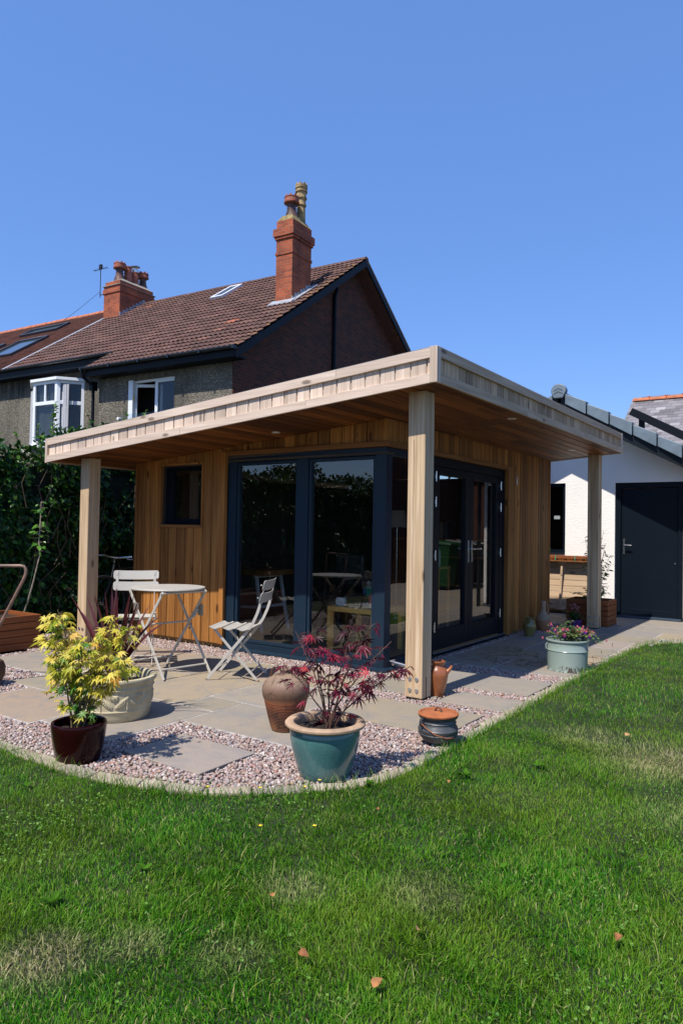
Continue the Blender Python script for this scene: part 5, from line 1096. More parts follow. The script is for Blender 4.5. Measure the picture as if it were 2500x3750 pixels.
for sy in (-1, 1):
    y = sy*.235
    q = MB(); q.bar((-.33, y, .008), (.26, y, .735), .028, .010, (1, 0, -.8)); q.build("leg", M_CREAM, TB, bevel=.003)
    q = MB(); q.bar((.33, y*.93, .008), (-.26, y*.93, .735), .028, .010, (1, 0, .8)); q.build("leg", M_CREAM, TB, bevel=.003)
for pp in ([(-.27, -.235, .085), (-.27, .235, .085)], [(.27, -.218, .085), (.27, .218, .085)], [(-.25, -.235, .725), (-.25, .235, .725)], [(.25, -.235, .725), (.25, .235, .725)]): MB().tube(pp, .008, 8).build("cross_rod", M_CREAM, TB, smooth=True)
q = MB(); q.tube([(-.15, -.22, .56), (-.13, -.20, .50), (-.02, -.19, .44), (-.02, .19, .44), (-.13, .20, .50), (-.15, .22, .56)], .008, 8)
q.build("stay_rod", M_CREAM, TB, smooth=True)
q = MB()
for sy in (-.235, .235): q.tube([(0, sy-.012, .372), (0, sy+.012, .372)], .008, 10)
q.build("pivot", M_STEEL, TB, smooth=True)
q = MB(); q.box((-.20, -.24, .50), (-.13, -.228, .60)); q.box((.10, .228, .52), (.17, .24, .62)); q.build("catch", plain("catch_metal", (.30, .27, .22), .4, .3), TB, bevel=.002)

# =====================================================================
# POTS AND PLANTS
# =====================================================================
def glaze(name, c1, c2, rough=.12, n=3.0, coat=.6, zr_=None, foot=None):
    m, nt, b = mat(name); v = objvec(nt); nn = noise(nt, v, n, 6, .6)
    c = ramp(nt, nn, [(.3, c1), (.7, c2)])
    c = mix(nt, 1, c, ramp(nt, noise(nt, v, 110, 2), [(.3, (.86,)*3), (.7, (1.1,)*3)]), 'MULTIPLY')
    if foot:
        s_ = N(nt, "SeparateXYZ"); L(nt, v, s_.inputs[0]); a = N(nt, "MapRange"); L(nt, s_.outputs[2], a.inputs[0]); a.inputs[1].default_value = foot[1]; a.inputs[2].default_value = foot[2]
        mu = N(nt, "Math", operation='MULTIPLY'); L(nt, a.outputs[0], mu.inputs[0]); L(nt, noise(nt, v, 9, 5, .7), mu.inputs[1])
        c = mix(nt, ramp(nt, mu.outputs[0], [(.2, (0, 0, 0)), (.5, (.8, .8, .8))]), c, foot[0])
    L(nt, c, b.inputs['Base Color']); b.inputs['Roughness'].default_value = rough; b.inputs['Coat Weight'].default_value = coat; b.inputs['Coat Roughness'].default_value = .08
    bump(nt, b, nn, .05, .01); return m
def maple_template(lobes, notch, w_, droop=.12):
    V = [(0, 0, 0)]; F = []; n = len(lobes); out = []
    for i, (a, l) in enumerate(lobes):
        ar = math.radians(a)
        if i == 0: out.append((math.radians(a-26), notch*.5))
        else: am = math.radians((a+lobes[i-1][0])/2); out.append((am, notch*min(l, lobes[i-1][1])))
        half = math.radians(w_)
        out.append((ar-half, l*.55+.0)); out.append((ar, l)); out.append((ar+half, l*.55))
    out.append((math.radians(lobes[-1][0]+26), notch*.5))
    for a, r in out: V.append((r*math.sin(a), r*math.cos(a), -droop*r*r+(.03 if r < .6 else -.02)))
    for i in range(1, len(V)-1): F.append((0, i, i+1))
    return np.array(V), np.array(F)
def variants(tp):
    out = []
    for i, (fold, tipd, sx) in enumerate([(.10, .1, 1.0), (.45, .45, .85), (.25, .8, .95), (-.15, .3, 1.05)]):
        v = tp[0].copy(); v[:, 2] -= fold*np.abs(v[:, 0])+tipd*np.clip(v[:, 1], 0, 2)**2*.22; v[:, 0] = v[:, 0]*sx+.06*(i-1.5)*v[:, 1]**2; out.append((v, tp[1]))
    return out
MAPW = maple_template([(-118, .45), (-72, .78), (-34, .95), (0, 1.05), (34, .95), (72, .78), (118, .45)], .56, 11, .22)
MAPN = maple_template([(-112, .5), (-66, .85), (-32, 1.0), (0, 1.1), (32, 1.0), (66, .85), (112, .5)], .27, 9.0, .22)
def sproutree(rng, base, tips, r0, q):
    """bowed stems from base to tips; returns list of polylines"""
    out = []
    for tp in tips:
        b0 = Vector(base)+Vector((rng.uniform(-.03, .03), rng.uniform(-.03, .03), 0)); t_ = Vector(tp); mid = b0.lerp(t_, .45)+Vector((-(t_-b0).x*.18, -(t_-b0).y*.18, .04))
        pts = [b0*(1-t)**2+mid*2*t*(1-t)+t_*t*t+Vector((rng.normal(0, .004), rng.normal(0, .004), 0)) for t in np.linspace(0, 1, 8)]
        q.tube(pts, [r0*(1-.11*i)+.0008 for i in range(8)], 6); out.append(pts)
    return out
def foliage_on(rng, stems, n, size, tpl, q, lo=.25, twig=.06, droop=.3, zpow=1.0, spread=1.0):
    P, f, up, S = [], [], [], []
    for _ in range(n):
        st = stems[rng.integers(len(stems))]; t = lo+(1-lo)*rng.random()**zpow; k = min(int(t*7), 6); p = st[k].lerp(st[k+1], t*7-k)
        a = rng.uniform(0, 6.283); ln = twig*rng.uniform(.4, 1.3)*spread; e = p+Vector((math.cos(a)*ln, math.sin(a)*ln, rng.uniform(-.2, .5)*ln))
        q.tube([p, p.lerp(e, .5)+Vector((0, 0, .008)), e], [.0016, .0012, .0009], 4, False)
        P.append(e[:]); d = Vector((math.cos(a), math.sin(a), -droop+rng.normal(0, .3))); f.append(d[:]); up.append((rng.normal(0, .35)+.15, rng.normal(0, .35)-.25, 1.0)); S.append(size*rng.uniform(.45, 1.25))
    P, f, up, S = np.array(P), np.array(f), np.array(up), np.array(S)
    if len(tpl[0]) > 12:
        Vs, Fs, off = [], [], 0
        for i, tv in enumerate(variants(tpl)):
            v_, f_ = scatter(tv[0], tv[1], P[i::4], rots(f[i::4], up[i::4]), S[i::4]); Vs.append(v_); Fs.append(f_+off); off += len(v_)
        return np.concatenate(Vs), np.concatenate(Fs)
    return scatter(tpl[0], tpl[1], P, rots(f, up), S)
def lateral(cen, pts, rng, dep=.12): # picture-plane spread (m right, m up) plus a random depth, round a centre
    o = []
    for (l, z) in pts:
        d = rng.normal(0, dep*.6); o.append((l*LAT[0]-d*LAT[1], l*LAT[1]+d*LAT[0], z))
    return o
# teal pot with red maple
rgm = np.random.default_rng(3)
M_TEAL = glaze("teal_glaze", (.045, .125, .125), (.075, .185, .175), .18, 4, .35, foot=((.05, .08, .08), .12, -.02))
M_RIM = plain("bare_clay_rim", (.40, .27, .17), .7, 0, .3, 9, .3)
k = thing("teal_pot", (1.175, -2.515, -.02), "large teal glazed pot with a bare clay rim at the lawn edge", "pot")
MB().lathe([(.0, .0), (.125, .0), (.135, .02), (.158, .10), (.178, .17), (.187, .225), (.186, .262), (.181, .272)], 56).build("body", M_TEAL, k, smooth=True)
MB().lathe([(.180, .270), (.203, .275), (.214, .285), (.214, .294), (.205, .303), (.188, .306), (.170, .300), (.163, .285), (.165, .262), (.166, .22)], 56, bot=False, disp=lambda a, z, i: .0015*math.sin(3*a)+.001*math.sin(7*a)).build("rim", M_RIM, k, smooth=True)
def soil(par, r, z, n=32, rough=.012, s_=1):
    q = MB(); V = [(0, 0, z+.01)]; F = []; R_ = 9
    for i in range(1, R_+1):
        for j in range(n): a = 2*math.pi*j/n; rr = r*i/R_; V.append((rr*math.cos(a), rr*math.sin(a), z+.012*(1-(i/R_)**2)+random.uniform(-rough, rough)*.7))
    for j in range(n): F.append((0, 1+j, 1+(j+1) % n))
    for i in range(R_-1):
        for j in range(n): F.append((1+i*n+j, 1+(i+1)*n+j, 1+(i+1)*n+(j+1) % n, 1+i*n+(j+1) % n))
    q.add(V, F); return q.build("soil", M_SOIL, par, smooth=False)
soil(k, .166, .255)
M_RED = leafmat("red_maple_leaves", [(0, (.040, .006, .012)), (.3, (.085, .009, .024)), (.6, (.17, .014, .040)), (.84, (.30, .020, .045)), (.93, (.50, .035, .05)), (1, (.13, .06, .03))], .45, .4)
k = thing("red_maple", (1.175, -2.515, .235), "small red leaved maple growing in the teal pot", "maple")
q = MB(); tips = lateral(None, [(-.18, .50), (-.09, .54), (.02, .42), (.15, .57), (.23, .55), (.35, .47), (.28, .33), (-.22, .33), (.12, .34), (.46, .30)], rgm, .09)
stems = sproutree(rgm, (.02, .01, 0), tips, .0042, q)
V1, F1 = foliage_on(rgm, stems, 135, .058, MAPN, q, .34, .045, .35, .65)
V2, F2 = foliage_on(rgm, stems, 20, .060, MAPN, q, .05, .05, .5, 1.0)
q.build("stems", plain("red_brown_stem", (.09, .045, .03), .6), k)
o = npmesh("leaves", np.concatenate([V1, V2]), np.concatenate([F1, F2+len(V1)]), M_RED, k)
# dark oxblood pot with yellow maple
k = thing("oxblood_pot", (-.05, -3.155, -.02), "glossy oxblood glazed pot half hidden by lawn grass", "pot")
MB().lathe([(.0, .0), (.108, .0), (.114, .01), (.134, .10), (.146, .18), (.149, .215), (.146, .226), (.139, .229), (.131, .224), (.128, .20), (.125, .16)], 56).build("body", glaze("oxblood_glaze", (.010, .0012, .0015), (.022, .002, .003), .16, 3, .0), k, smooth=True)
D.materials['oxblood_glaze'].node_tree.nodes['Principled BSDF'].inputs['Specular IOR Level'].default_value = .22
soil(k, .130, .178)
rgy = np.random.default_rng(12)
M_YEL = leafmat("yellow_maple_leaves", [(0, (.20, .30, .02)), (.25, (.46, .45, .03)), (.5, (.68, .58, .07)), (.9, (.80, .68, .14)), (.97, (.78, .52, .09)), (1, (.55, .25, .06))], .45, .45)
M_YGR = leafmat("green_maple_leaves", [(0, (.03, .12, .015)), (.5, (.07, .20, .025)), (1, (.20, .32, .04))], .45, .35)
k = thing("yellow_maple", (-.05, -3.155, .155), "yellow leaved maple growing in the oxblood pot", "maple")
q = MB(); tips = lateral(None, [(-.13, .67), (-.19, .62), (-.21, .50), (-.17, .40), (-.17, .30), (-.10, .50), (-.04, .46), (.04, .50), (.10, .52), (.16, .62), (.19, .58), (.27, .56), (.30, .44), (.25, .36), (.20, .44), (-.15, .55)], rgy, .14)
stems = sproutree(rgy, (0, 0, 0), tips, .005, q)
V1, F1 = foliage_on(rgy, stems, 430, .054, MAPW, q, .46, .055, .45, .75, 1.0)
V2, F2 = foliage_on(rgy, stems, 70, .050, MAPW, q, .18, .05, .4, 1.0)
V3, F3 = foliage_on(rgy, stems, 90, .028, MAPN, q, .88, .03, .0, 1.0)
q.build("stems", plain("maple_green_stem", (.13, .09, .04), .6), k)
npmesh("leaves", np.concatenate([V1, V3]), np.concatenate([F1, F3+len(V1)]), M_YEL, k); npmesh("lower_leaves", V2, F2, M_YGR, k)
q = MB(); sp_ = lateral(None, [(-.06, .14), (.05, .10), (-.02, .18), (.08, .16), (-.16, .20)], rgy, .06)
P = np.array(sp_*6)+rgy.normal(0, .03, (30, 3)); v_, f_ = scatter(MAPW[0], MAPW[1], P, rots(rgy.normal(size=(30, 3))*[1, 1, .3], np.array([[.2, -.5, 1.0]]*30)), rgy.uniform(.035, .055, 30)); npmesh("low_yellow_leaves", v_, f_, M_YEL, k)
# carved stone planter with cordyline
m, nt, b = mat("cast_stone"); v = objvec(nt)
c = ramp(nt, noise(nt, v, 8, 6, .65), [(.3, (.35, .295, .175)), (.6, (.50, .43, .28)), (.8, (.58, .51, .36))])
c = mix(nt, ramp(nt, noise(nt, v, 3, 6, .7), [(.58, (0, 0, 0)), (.75, (.3, .3, .3))]), c, (.20, .17, .10)); L(nt, c, b.inputs['Base Color']); b.inputs['Roughness'].default_value = .95; bump(nt, b, noise(nt, v, 120, 4, .7), .7, .004)
k = thing("stone_planter", (-.645, -2.45, 0), "round cast stone planter with raised leaf carving", "planter")
def relief(a, z, i):
    if z < .085 or z > .205: return 0
    u = (a/(2*math.pi)*9) % 1; w_ = (z-.145)/.06; h_ = 0
    for (cx, cy, ang, ln, wd) in ((.28, -.25, .55, .27, .34), (.72, -.25, -.55, .27, .34), (.5, .25, 0, .12, .3), (.02, .35, .3, .16, .3), (.98, .35, -.3, .16, .3)):
        du, dv = (u-cx), (w_-cy)*.28; c_, s_ = math.cos(ang), math.sin(ang); p, r = (du*c_+dv*s_)/ln, (-du*s_+dv*c_)/(wd*.28)
        d = p*p+r*r
        if d < 1: h_ = max(h_, (1-d)**.4*(.75+.25*math.cos(22*p+abs(r)*5)))
    st = abs(u-.5); 
    if st < .03 and w_ < .6: h_ = max(h_, .7)
    return .011*h_
prof = [(.0, 0), (.215, 0), (.223, .008), (.230, .03), (.234, .060), (.239, .068), (.241, .074), (.237, .080)]+[(.237+.010*(z-.085)/.12, z) for z in np.linspace(.085, .205, 26)]+[(.252, .210), (.256, .216), (.252, .222), (.250, .230), (.256, .242), (.268, .256), (.272, .268), (.268, .280), (.255, .285), (.238, .280), (.228, .262), (.222, .235), (.220, .20)]
MB().lathe(prof, 300, disp=relief).build("bowl", m, k, smooth=True); soil(k, .222, .215)
rgc = np.random.default_rng(6)
k = thing("cordyline", (-.66, -2.46, .21), "burgundy spiky cordyline growing in the stone planter", "cordyline")
M_CORD = leafmat("burgundy_blades", [(0, (.045, .010, .010)), (.4, (.085, .016, .016)), (.75, (.14, .04, .035)), (1, (.36, .22, .18))], .3, .25, .5)
M_CORDD = leafmat("dry_blades", [(0, (.22, .12, .07)), (1, (.38, .24, .14))], .6, .3)
def blade(base, tip, w_, sag=0.0, n=10, sd=None):
    b0, t_ = Vector(base), Vector(tip); d = t_-b0; side = Vector((d.y, -d.x, 0)); side = side.normalized() if side.length > .01 else Vector((.8, .57, 0)); side = Vector(sd).normalized() if sd is not None else side; V = []; F = []
    mid = b0.lerp(t_, .5)+Vector((0, 0, sag))
    for i in range(n+1):
        t = i/n; p = b0*(1-t)**2+mid*2*t*(1-t)+t_*t*t; ww = w_*(.55+.45*math.sin(min(1, t*2.2)*math.pi/2))*(1-t**2.6); V += [tuple(p-side*ww/2), tuple(p-Vector((0, 0, ww*.18))), tuple(p+side*ww/2)]
        if i: a = 3*(i-1); F += [(a, a+1, a+4, a+3), (a+1, a+2, a+5, a+4)]
    return V, F
q = MB(); qd = MB(); tl = lateral(None, [(-.33, .60), (-.24, .61), (-.09, .63), (-.07, .65), (-.01, .66), (-.04, .60), (.13, .66), (.06, .50), (.16, .59), (.33, .48), (-.21, .22), (.04, .62), (-.12, .58), (.10, .64), (.2, .62), (-.02, .66), (-.05, .67), (.22, .55), (.38, .44), (-.28, .5), (.01, .6)], rgc, .10)
for t_ in tl: V, F = blade((rgc.normal(0, .012), rgc.normal(0, .012), .02), t_, rgc.uniform(.028, .040), .06 if t_[2] > .5 else .14, sd=(LAT[0]+rgc.normal(0, .5), LAT[1]+rgc.normal(0, .5), 0)); q.add(V, F)
for (l, z) in [(.52, .28), (.44, .18), (.36, .08), (-.34, .30), (-.3, .2), (.30, .20), (.5, .2), (-.12, .3), (.2, .36)]:
    tt = lateral(None, [(l, z)], rgc, .12)[0]; V, F = blade((0, 0, .02), tt, .014, .16); q.add(V, F)
V, F = blade((.05, .02, .03), (LAT[0]*.2+.02, LAT[1]*.2-.10, -.10), .022, .20); qd.add(V, F)
q.build("blades", M_CORD, k); qd.build("dry_blade", M_CORDD, k); MB().tube([(0, 0, 0), (0, 0, .12)], [.03, .02], 10).build("stem", M_TWIG, k)
# stoneware jug
m, nt, b = mat("salt_glazed_stoneware"); v = objvec(nt); s_ = N(nt, "SeparateXYZ"); L(nt, v, s_.inputs[0])
a = N(nt, "MapRange"); L(nt, s_.outputs[2], a.inputs[0]); a.inputs[1].default_value = 0; a.inputs[2].default_value = .38
ad = N(nt, "Math", operation='ADD'); L(nt, a.outputs[0], ad.inputs[0]); m3 = N(nt, "Math", operation='MULTIPLY_ADD'); L(nt, noise(nt, v, 7, 6, .7), m3.inputs[0]); m3.inputs[1].default_value = .5; m3.inputs[2].default_value = -.25; L(nt, m3.outputs[0], ad.inputs[1])
c = ramp(nt, ad.outputs[0], [(.08, (.20, .085, .035)), (.25, (.09, .035, .018)), (.45, (.20, .062, .025)), (.58, (.13, .070, .042)), (.72, (.17, .10, .068)), (.9, (.24, .165, .11))])
c = mix(nt, ramp(nt, noise(nt, v, 13, 5, .7), [(.50, (0, 0, 0)), (.62, (.85, .85, .85))]), c, (.045, .025, .016)); bump(nt, b, noise(nt, v, 60, 5, .7), .35, .003); L(nt, c, b.inputs['Base Color']); b.inputs['Roughness'].default_value = .58; b.inputs['Specular IOR Level'].default_value = .3
k = thing("stoneware_jug", (.485, -2.0, 0), "big round shouldered brown stoneware jug with two small handles", "jug")
pr = [(.0, 0), (.082, 0), (.086, .006)]+[(.086+.052*(z/.19)**.85+.0012*math.sin(z*620), z) for z in np.linspace(.01, .19, 60)]+[(.149, .22), (.154, .25), (.152, .275), (.140, .305), (.115, .332), (.08, .350), (.045, .358), (.032, .362), (.030, .372), (.036, .380), (.036, .388), (.028, .392), (.022, .388), (.02, .37)]
MB().lathe(pr, 56).build("body", m, k, smooth=True)
for sgn in (-1, 1):
    dx, dy = LAT[0]*sgn, LAT[1]*sgn; pts = [(dx*.028, dy*.028, .374), (dx*.045, dy*.045, .398), (dx*.068, dy*.068, .403), (dx*.088, dy*.088, .388), (dx*.096, dy*.096, .36), (dx*.094, dy*.094, .338)]
    MB().tube(pts, [.011, .010, .009, .009, .010, .012], 10).build("handle", plain("dark_handle_glaze_%d" % sgn, (.07, .035, .022), .25, 0, .2, 9, 0, .3), k, smooth=True)
# cast iron three legged pot
k = thing("cast_iron_pot", (1.405, -1.655, -.012), "small black cast iron cauldron with a rusty lid beside the kerb", "cauldron")
m_i = plain("grey_cast_iron", (.085, .090, .092), .5, .35, .35, 7, .4); m_r = plain("orange_rust", (.33, .10, .03), .9, 0, .25, 12, .5)
MB().lathe([(.0, .012), (.06, .018), (.095, .038), (.114, .064), (.121, .078), (.117, .081), (.122, .092), (.123, .105), (.118, .110), (.117, .120), (.109, .128), (.107, .140), (.111, .146), (.107, .150), (.106, .165), (.118, .174), (.122, .184), (.116, .188)], 52).build("body", m_i, k, smooth=True)
MB().lathe([(.116, .186), (.124, .188), (.125, .196), (.118, .202), (.108, .200), (.106, .195), (.07, .200), (.0, .206)], 52).build("lid", m_r, k, smooth=True)
q = MB(); q.tube([(-.022, .0, .203), (-.016, .0, .222), (0, 0, .230), (.016, 0, .222), (.022, 0, .203)], .0065, 10); q.build("lid_handle", plain("rusty_loop", (.12, .055, .035), .8, 0, .3, 20, .3), k, smooth=True)
a0 = -2.0
q = MB(); dx, dy = math.cos(a0), math.sin(a0); q.tube([(dx*.112, dy*.112, .172), (dx*.132, dy*.132, .172), (dx*.136, dy*.136, .155), (dx*.132, dy*.132, .138), (dx*.112, dy*.112, .135)], .008, 10)
for a in (0.6, 2.7, 4.8): q.tube([(math.cos(a)*.07, math.sin(a)*.07, .03), (math.cos(a)*.085, math.sin(a)*.085, 0)], [.013, .009], 8)
q.build("lugs_and_feet", m_i, k, smooth=True)
q = MB(); q.tube([(dx*.134, dy*.134, .152), (dx*.140+.04, dy*.140, .128), (.045, -.128, .098), (.10, -.08, .075), (.115, -.03, .07)], .0025, 6); q.build("bail_wire", m_r, k, smooth=True)
# terracotta jug behind the post
m = plain("burnished_terracotta", (.30, .10, .035), .3, 0, .3, 6, .1, coat=.3)
k = thing("terracotta_jug", (.815, -.515, -.01), "burnished terracotta jug with a spout tucked behind the front post", "jug")
MB().lathe([(.0, 0), (.045, 0), (.052, .01), (.072, .10), (.082, .16), (.082, .19), (.070, .222), (.052, .24), (.050, .25), (.062, .27), (.064, .278), (.056, .282), (.048, .27), (.045, .24)], 44).build("body", m, k, smooth=True)
q = MB(); q.tube([(.06, .03, .19), (.082, .045, .215), (.098, .055, .245)], [.022, .014, .009], 12); q.tube([(-.055, -.03, .27), (-.09, -.05, .25), (-.085, -.047, .19)], .008, 8); q.build("spout_and_handle", m, k, smooth=True)
# two jars by the cladding
k = thing("green_jar", (.243, 3.09, -.01), "squat olive green glazed jar against the cladding", "jar")
MB().lathe([(.0, 0), (.045, 0), (.05, .01), (.070, .06), (.082, .12), (.080, .165), (.062, .20), (.036, .216), (.032, .228), (.044, .236), (.046, .242), (.036, .244), (.028, .23)], 40).build("body", glaze("olive_glaze", (.13, .105, .03), (.23, .19, .06), .25, 7, .3), k, smooth=True)
q = MB()
for s_2 in (-1, 1): q.tube([(LAT[0]*s_2*.04, LAT[1]*s_2*.04, .235), (LAT[0]*s_2*.062, LAT[1]*s_2*.062, .236), (LAT[0]*s_2*.06, LAT[1]*s_2*.06, .205)], .008, 8)
q.build("handle", D.materials["olive_glaze"], k, smooth=True)
k = thing("bottle_jar", (.20, 3.72, -.01), "tall necked two tone clay bottle jar beside the green one", "jar")
MB().lathe([(.0, 0), (.055, 0), (.062, .01), (.090, .06), (.100, .11), (.099, .150)], 44).build("body", plain("orange_clay", (.36, .16, .075), .6, 0, .2, 9, .2), k, smooth=True)
MB().lathe([(.099, .150), (.096, .165), (.082, .20), (.055, .24), (.036, .262), (.033, .27), (.034, .30), (.031, .32), (.028, .372), (.034, .378), (.034, .388), (.029, .392), (.029, .398), (.026, .40), (.02, .39)], 44, bot=False, disp=lambda a, z, i: .0006*math.sin(z*900)).build("neck", plain("pale_slip_clay", (.33, .22, .14), .7, 0, .2, 9, .2), k, smooth=True)
MB().tube([(LAT[0]*.03, LAT[1]*.03, .37), (LAT[0]*.055, LAT[1]*.055, .35), (LAT[0]*.065, LAT[1]*.065, .25)], .007, 8).build("handle", D.materials["pale_slip_clay"], k, smooth=True)
# galvanised green tub with fuchsia
k = thing("enamel_tub", (1.30, 1.215, -.005), "pale sage green enamel tub, chipped, at the lawn edge", "tub")
m, nt, b = mat("sage_enamel"); v = objvec(nt); s_ = N(nt, "SeparateXYZ"); L(nt, v, s_.inputs[0]); a = N(nt, "MapRange"); L(nt, s_.outputs[2], a.inputs[0]); a.inputs[1].default_value = .28; a.inputs[2].default_value = 0
c = ramp(nt, noise(nt, v, 3, 4), [(.3, (.21, .27, .235)), (.7, (.26, .32, .28))]); mu = N(nt, "Math", operation='MULTIPLY'); L(nt, noise(nt, objvec(nt, (12, 12, 5)), 1.4, 6, .75), mu.inputs[0]); L(nt, a.outputs[0], mu.inputs[1])
c = mix(nt, ramp(nt, mu.outputs[0], [(.46, (0, 0, 0)), (.50, (1, 1, 1))]), c, (.06, .045, .035)); L(nt, c, b.inputs['Base Color']); b.inputs['Roughness'].default_value = .25; b.inputs['Coat Weight'].default_value = .3
MB().lathe([(.0, 0), (.180, 0), (.186, .004), (.186, .012), (.181, .016), (.187, .19), (.192, .195), (.187, .201), (.189, .272), (.197, .277), (.200, .287), (.197, .296), (.188, .298), (.183, .290), (.181, .24)], 64).build("body", m, k, smooth=True); soil(k, .182, .25)
q = MB(); q.tube([(-.19*LAT[0], -.19*LAT[1], .26), (-.205*LAT[0], -.205*LAT[1], .24), (-.20*LAT[0], -.20*LAT[1], .20)], .006, 6); q.build("handle", m, k, smooth=True)
rf_ = np.random.default_rng(9)
k = thing("fuchsia", (1.30, 1.215, .25), "bushy fuchsia with pink and purple hanging flowers in the tub", "fuchsia")
q = MB(); tips = lateral(None, [(l, z) for l, z in zip(rf_.uniform(-.18, .2, 26), rf_.uniform(.08, .16, 26))]+[(.04, .22), (.0, .2), (.28, .05), (.30, .02), (.26, .08), (-.19, .04), (.22, .10), (.27, .07)], rf_, .16)
stems = sproutree(rf_, (0, 0, 0), tips, .003, q)
V1, F1 = foliage_on(rf_, stems, 620, .030, (LEAF_V, LEAF_F), q, .3, .028, .1, .8)
q.build("stems", plain("fuchsia_stem", (.12, .10, .04), .6), k)
npmesh("leaves", V1, F1, leafmat("fuchsia_leaves", [(0, (.03, .085, .02)), (.5, (.07, .15, .035)), (.9, (.13, .22, .05)), (1, (.25, .22, .08))], .5, .3), k)
qp = MB(); qv = MB(); iv2, if2 = ico(1)
for _ in range(62):
    st = stems[rf_.integers(len(stems))]; p = st[rf_.integers(4, 8)]+Vector((rf_.normal(0, .02), rf_.normal(0, .02), rf_.uniform(-.02, .03))); s_3 = rf_.uniform(.8, 1.3)
    if rf_.random() < .55:
        qp.add([(p.x+v[0]*.0075*s_3, p.y+v[1]*.0075*s_3, p.z+v[2]*.013*s_3) for v in iv2], [tuple(f) for f in if2])
    else:
        qp.add([(p.x+v[0]*.006, p.y+v[1]*.006, p.z+.015+v[2]*.012) for v in iv2], [tuple(f) for f in if2])
        for a in np.arange(0, 6.28, 1.57): V, F = blade((p.x, p.y, p.z+.01), (p.x+math.cos(a+p.x*50)*.022*s_3, p.y+math.sin(a+p.x*50)*.022*s_3, p.z+.003), .012, .008, 4); qp.add(V, F)
        qv.add([(p.x+v[0]*.011*s_3, p.y+v[1]*.011*s_3, p.z-.008+v[2]*.013*s_3) for v in iv2], [tuple(f) for f in if2])
qp.build("pink_sepals", leafmat("fuchsia_pink", [(0, (.55, .06, .14)), (.6, (.65, .12, .20)), (1, (.70, .30, .25))], .5, .3), k); qv.build("purple_petals", leafmat("fuchsia_purple", [(0, (.16, .02, .32)), (1, (.30, .04, .45))], .5, .3), k)
# purple pot with pale pink flowers
k = thing("purple_pot", (.46, 4.22, 0), "purple plastic pot beside the rear post", "pot")
MB().lathe([(.0, 0), (.072, 0), (.078, .004), (.095, .10), (.102, .101), (.104, .118), (.096, .12), (.092, .105)], 40).build("body", plain("purple_plastic", (.075, .015, .14), .4, 0, .1, 5, 0), k, smooth=True); soil(k, .093, .098)
rp = np.random.default_rng(15)
k = thing("pink_lily", (.46, 4.22, .1), "dark leaved plant with pale pink flowers in the purple pot", "plant")
q = MB()
for i in range(44): l, z = rp.uniform(-.2, .18), rp.uniform(-.02, .14); tt = lateral(None, [(l, z)], rp, .12)[0]; V, F = blade((rp.normal(0, .01), rp.normal(0, .01), 0), tt, .026, .10, 6); q.add(V, F)
q.build("leaves", leafmat("dark_lily_leaves", [(0, (.015, .05, .012)), (1, (.05, .11, .03))], .4, .2), k)
q = MB(); st_ = MB()
for i in range(9):
    l, z = rp.uniform(-.05, .07), rp.uniform(.12, .23); p = lateral(None, [(l, z)], rp, .04)[0]; st_.tube([(0, 0, 0), (p[0]*.6, p[1]*.6, p[2]*.6), p], .002, 5)
    for a in np.arange(0, 6.28, 1.05): V, F = blade(p, (p[0]+.03*math.cos(a), p[1]+.03*math.sin(a), p[2]+.018), .018, .012, 4); q.add(V, F)
q.build("petals", leafmat("pale_pink_petals", [(0, (.50, .22, .33)), (1, (.60, .36, .42))], .5, .4), k); st_.build("stems", M_TWIG, k)
# right wooden planter and climber
def trough(name, x0, x1, y0, y1, h_, nb, label, m_, axis_m):
    k = thing(name, ((x0+x1)/2, (y0+y1)/2, 0), label, "planter"); bh = h_/nb
    for i in range(nb):
        z0, z1 = i*bh+.002, (i+1)*bh-.004
        for a_, b_, mm_ in (((x0, y0, z0), (x1, y0+.022, z1), m_), ((x0, y1-.022, z0), (x1, y1, z1), m_), ((x1-.022, y0+.022, z0), (x1, y1-.022, z1), axis_m), ((x0, y0+.022, z0), (x0+.022, y1-.022, z1), axis_m)): MB().box(a_, b_).build("board", mm_, k, world=True, bevel=.003)
    q = MB(); q.box((x0+.03, y0+.03, .01), (x1-.03, y1-.03, h_-.05)); q.build("soil", M_SOIL, k, world=True); return k
M_PLX = wood("stained_pine_long", (.16, .045, .014), (.27, .085, .026), (.34, .12, .04), 'x', .55, .2); M_PLY = wood("stained_pine_cross", (.16, .045, .014), (.27, .085, .026), (.34, .12, .04), 'y', .55, .2)
trough("wooden_planter", .22, .80, 4.62, 5.08, .365, 5, "square orange brown slatted planter by the rear post", M_PLX, M_PLY)
trough("wooden_planter", -4.12, -3.50, -2.75, -1.20, .35, 5, "long red brown slatted planter at the foot of the hedge", M_PLX, M_PLY)
rk = np.random.default_rng(44)
k = thing("climbing_jasmine", (.52, 4.85, .3), "thin climbing shrub with small white flowers against the white wall", "climber")
q = MB(); tips = lateral(None, [(-.09, .90), (-.05, 1.02), (.05, .98), (.17, 1.03), (.20, .85), (.27, .68), (.25, .55), (.16, .75), (.19, .45), (-.10, .70), (-.08, .55), (.05, .6), (.2, .25), (-.06, .2), (-.1, .1), (.2, .15), (-.27, .15)], rk, .06)
stems = sproutree(rk, (.03, .02, 0), tips, .004, q); V1, F1 = foliage_on(rk, stems, 620, .060, (LEAF_V*[.7, 1, 1], LEAF_F), q, .1, .03, .3, 1); q.build("stems", M_TWIG, k)
npmesh("leaves", V1, F1, leafmat("jasmine_leaves", [(0, (.03, .10, .018)), (.6, (.06, .17, .03)), (1, (.14, .26, .06))], .3, .25), k)
q = MB()
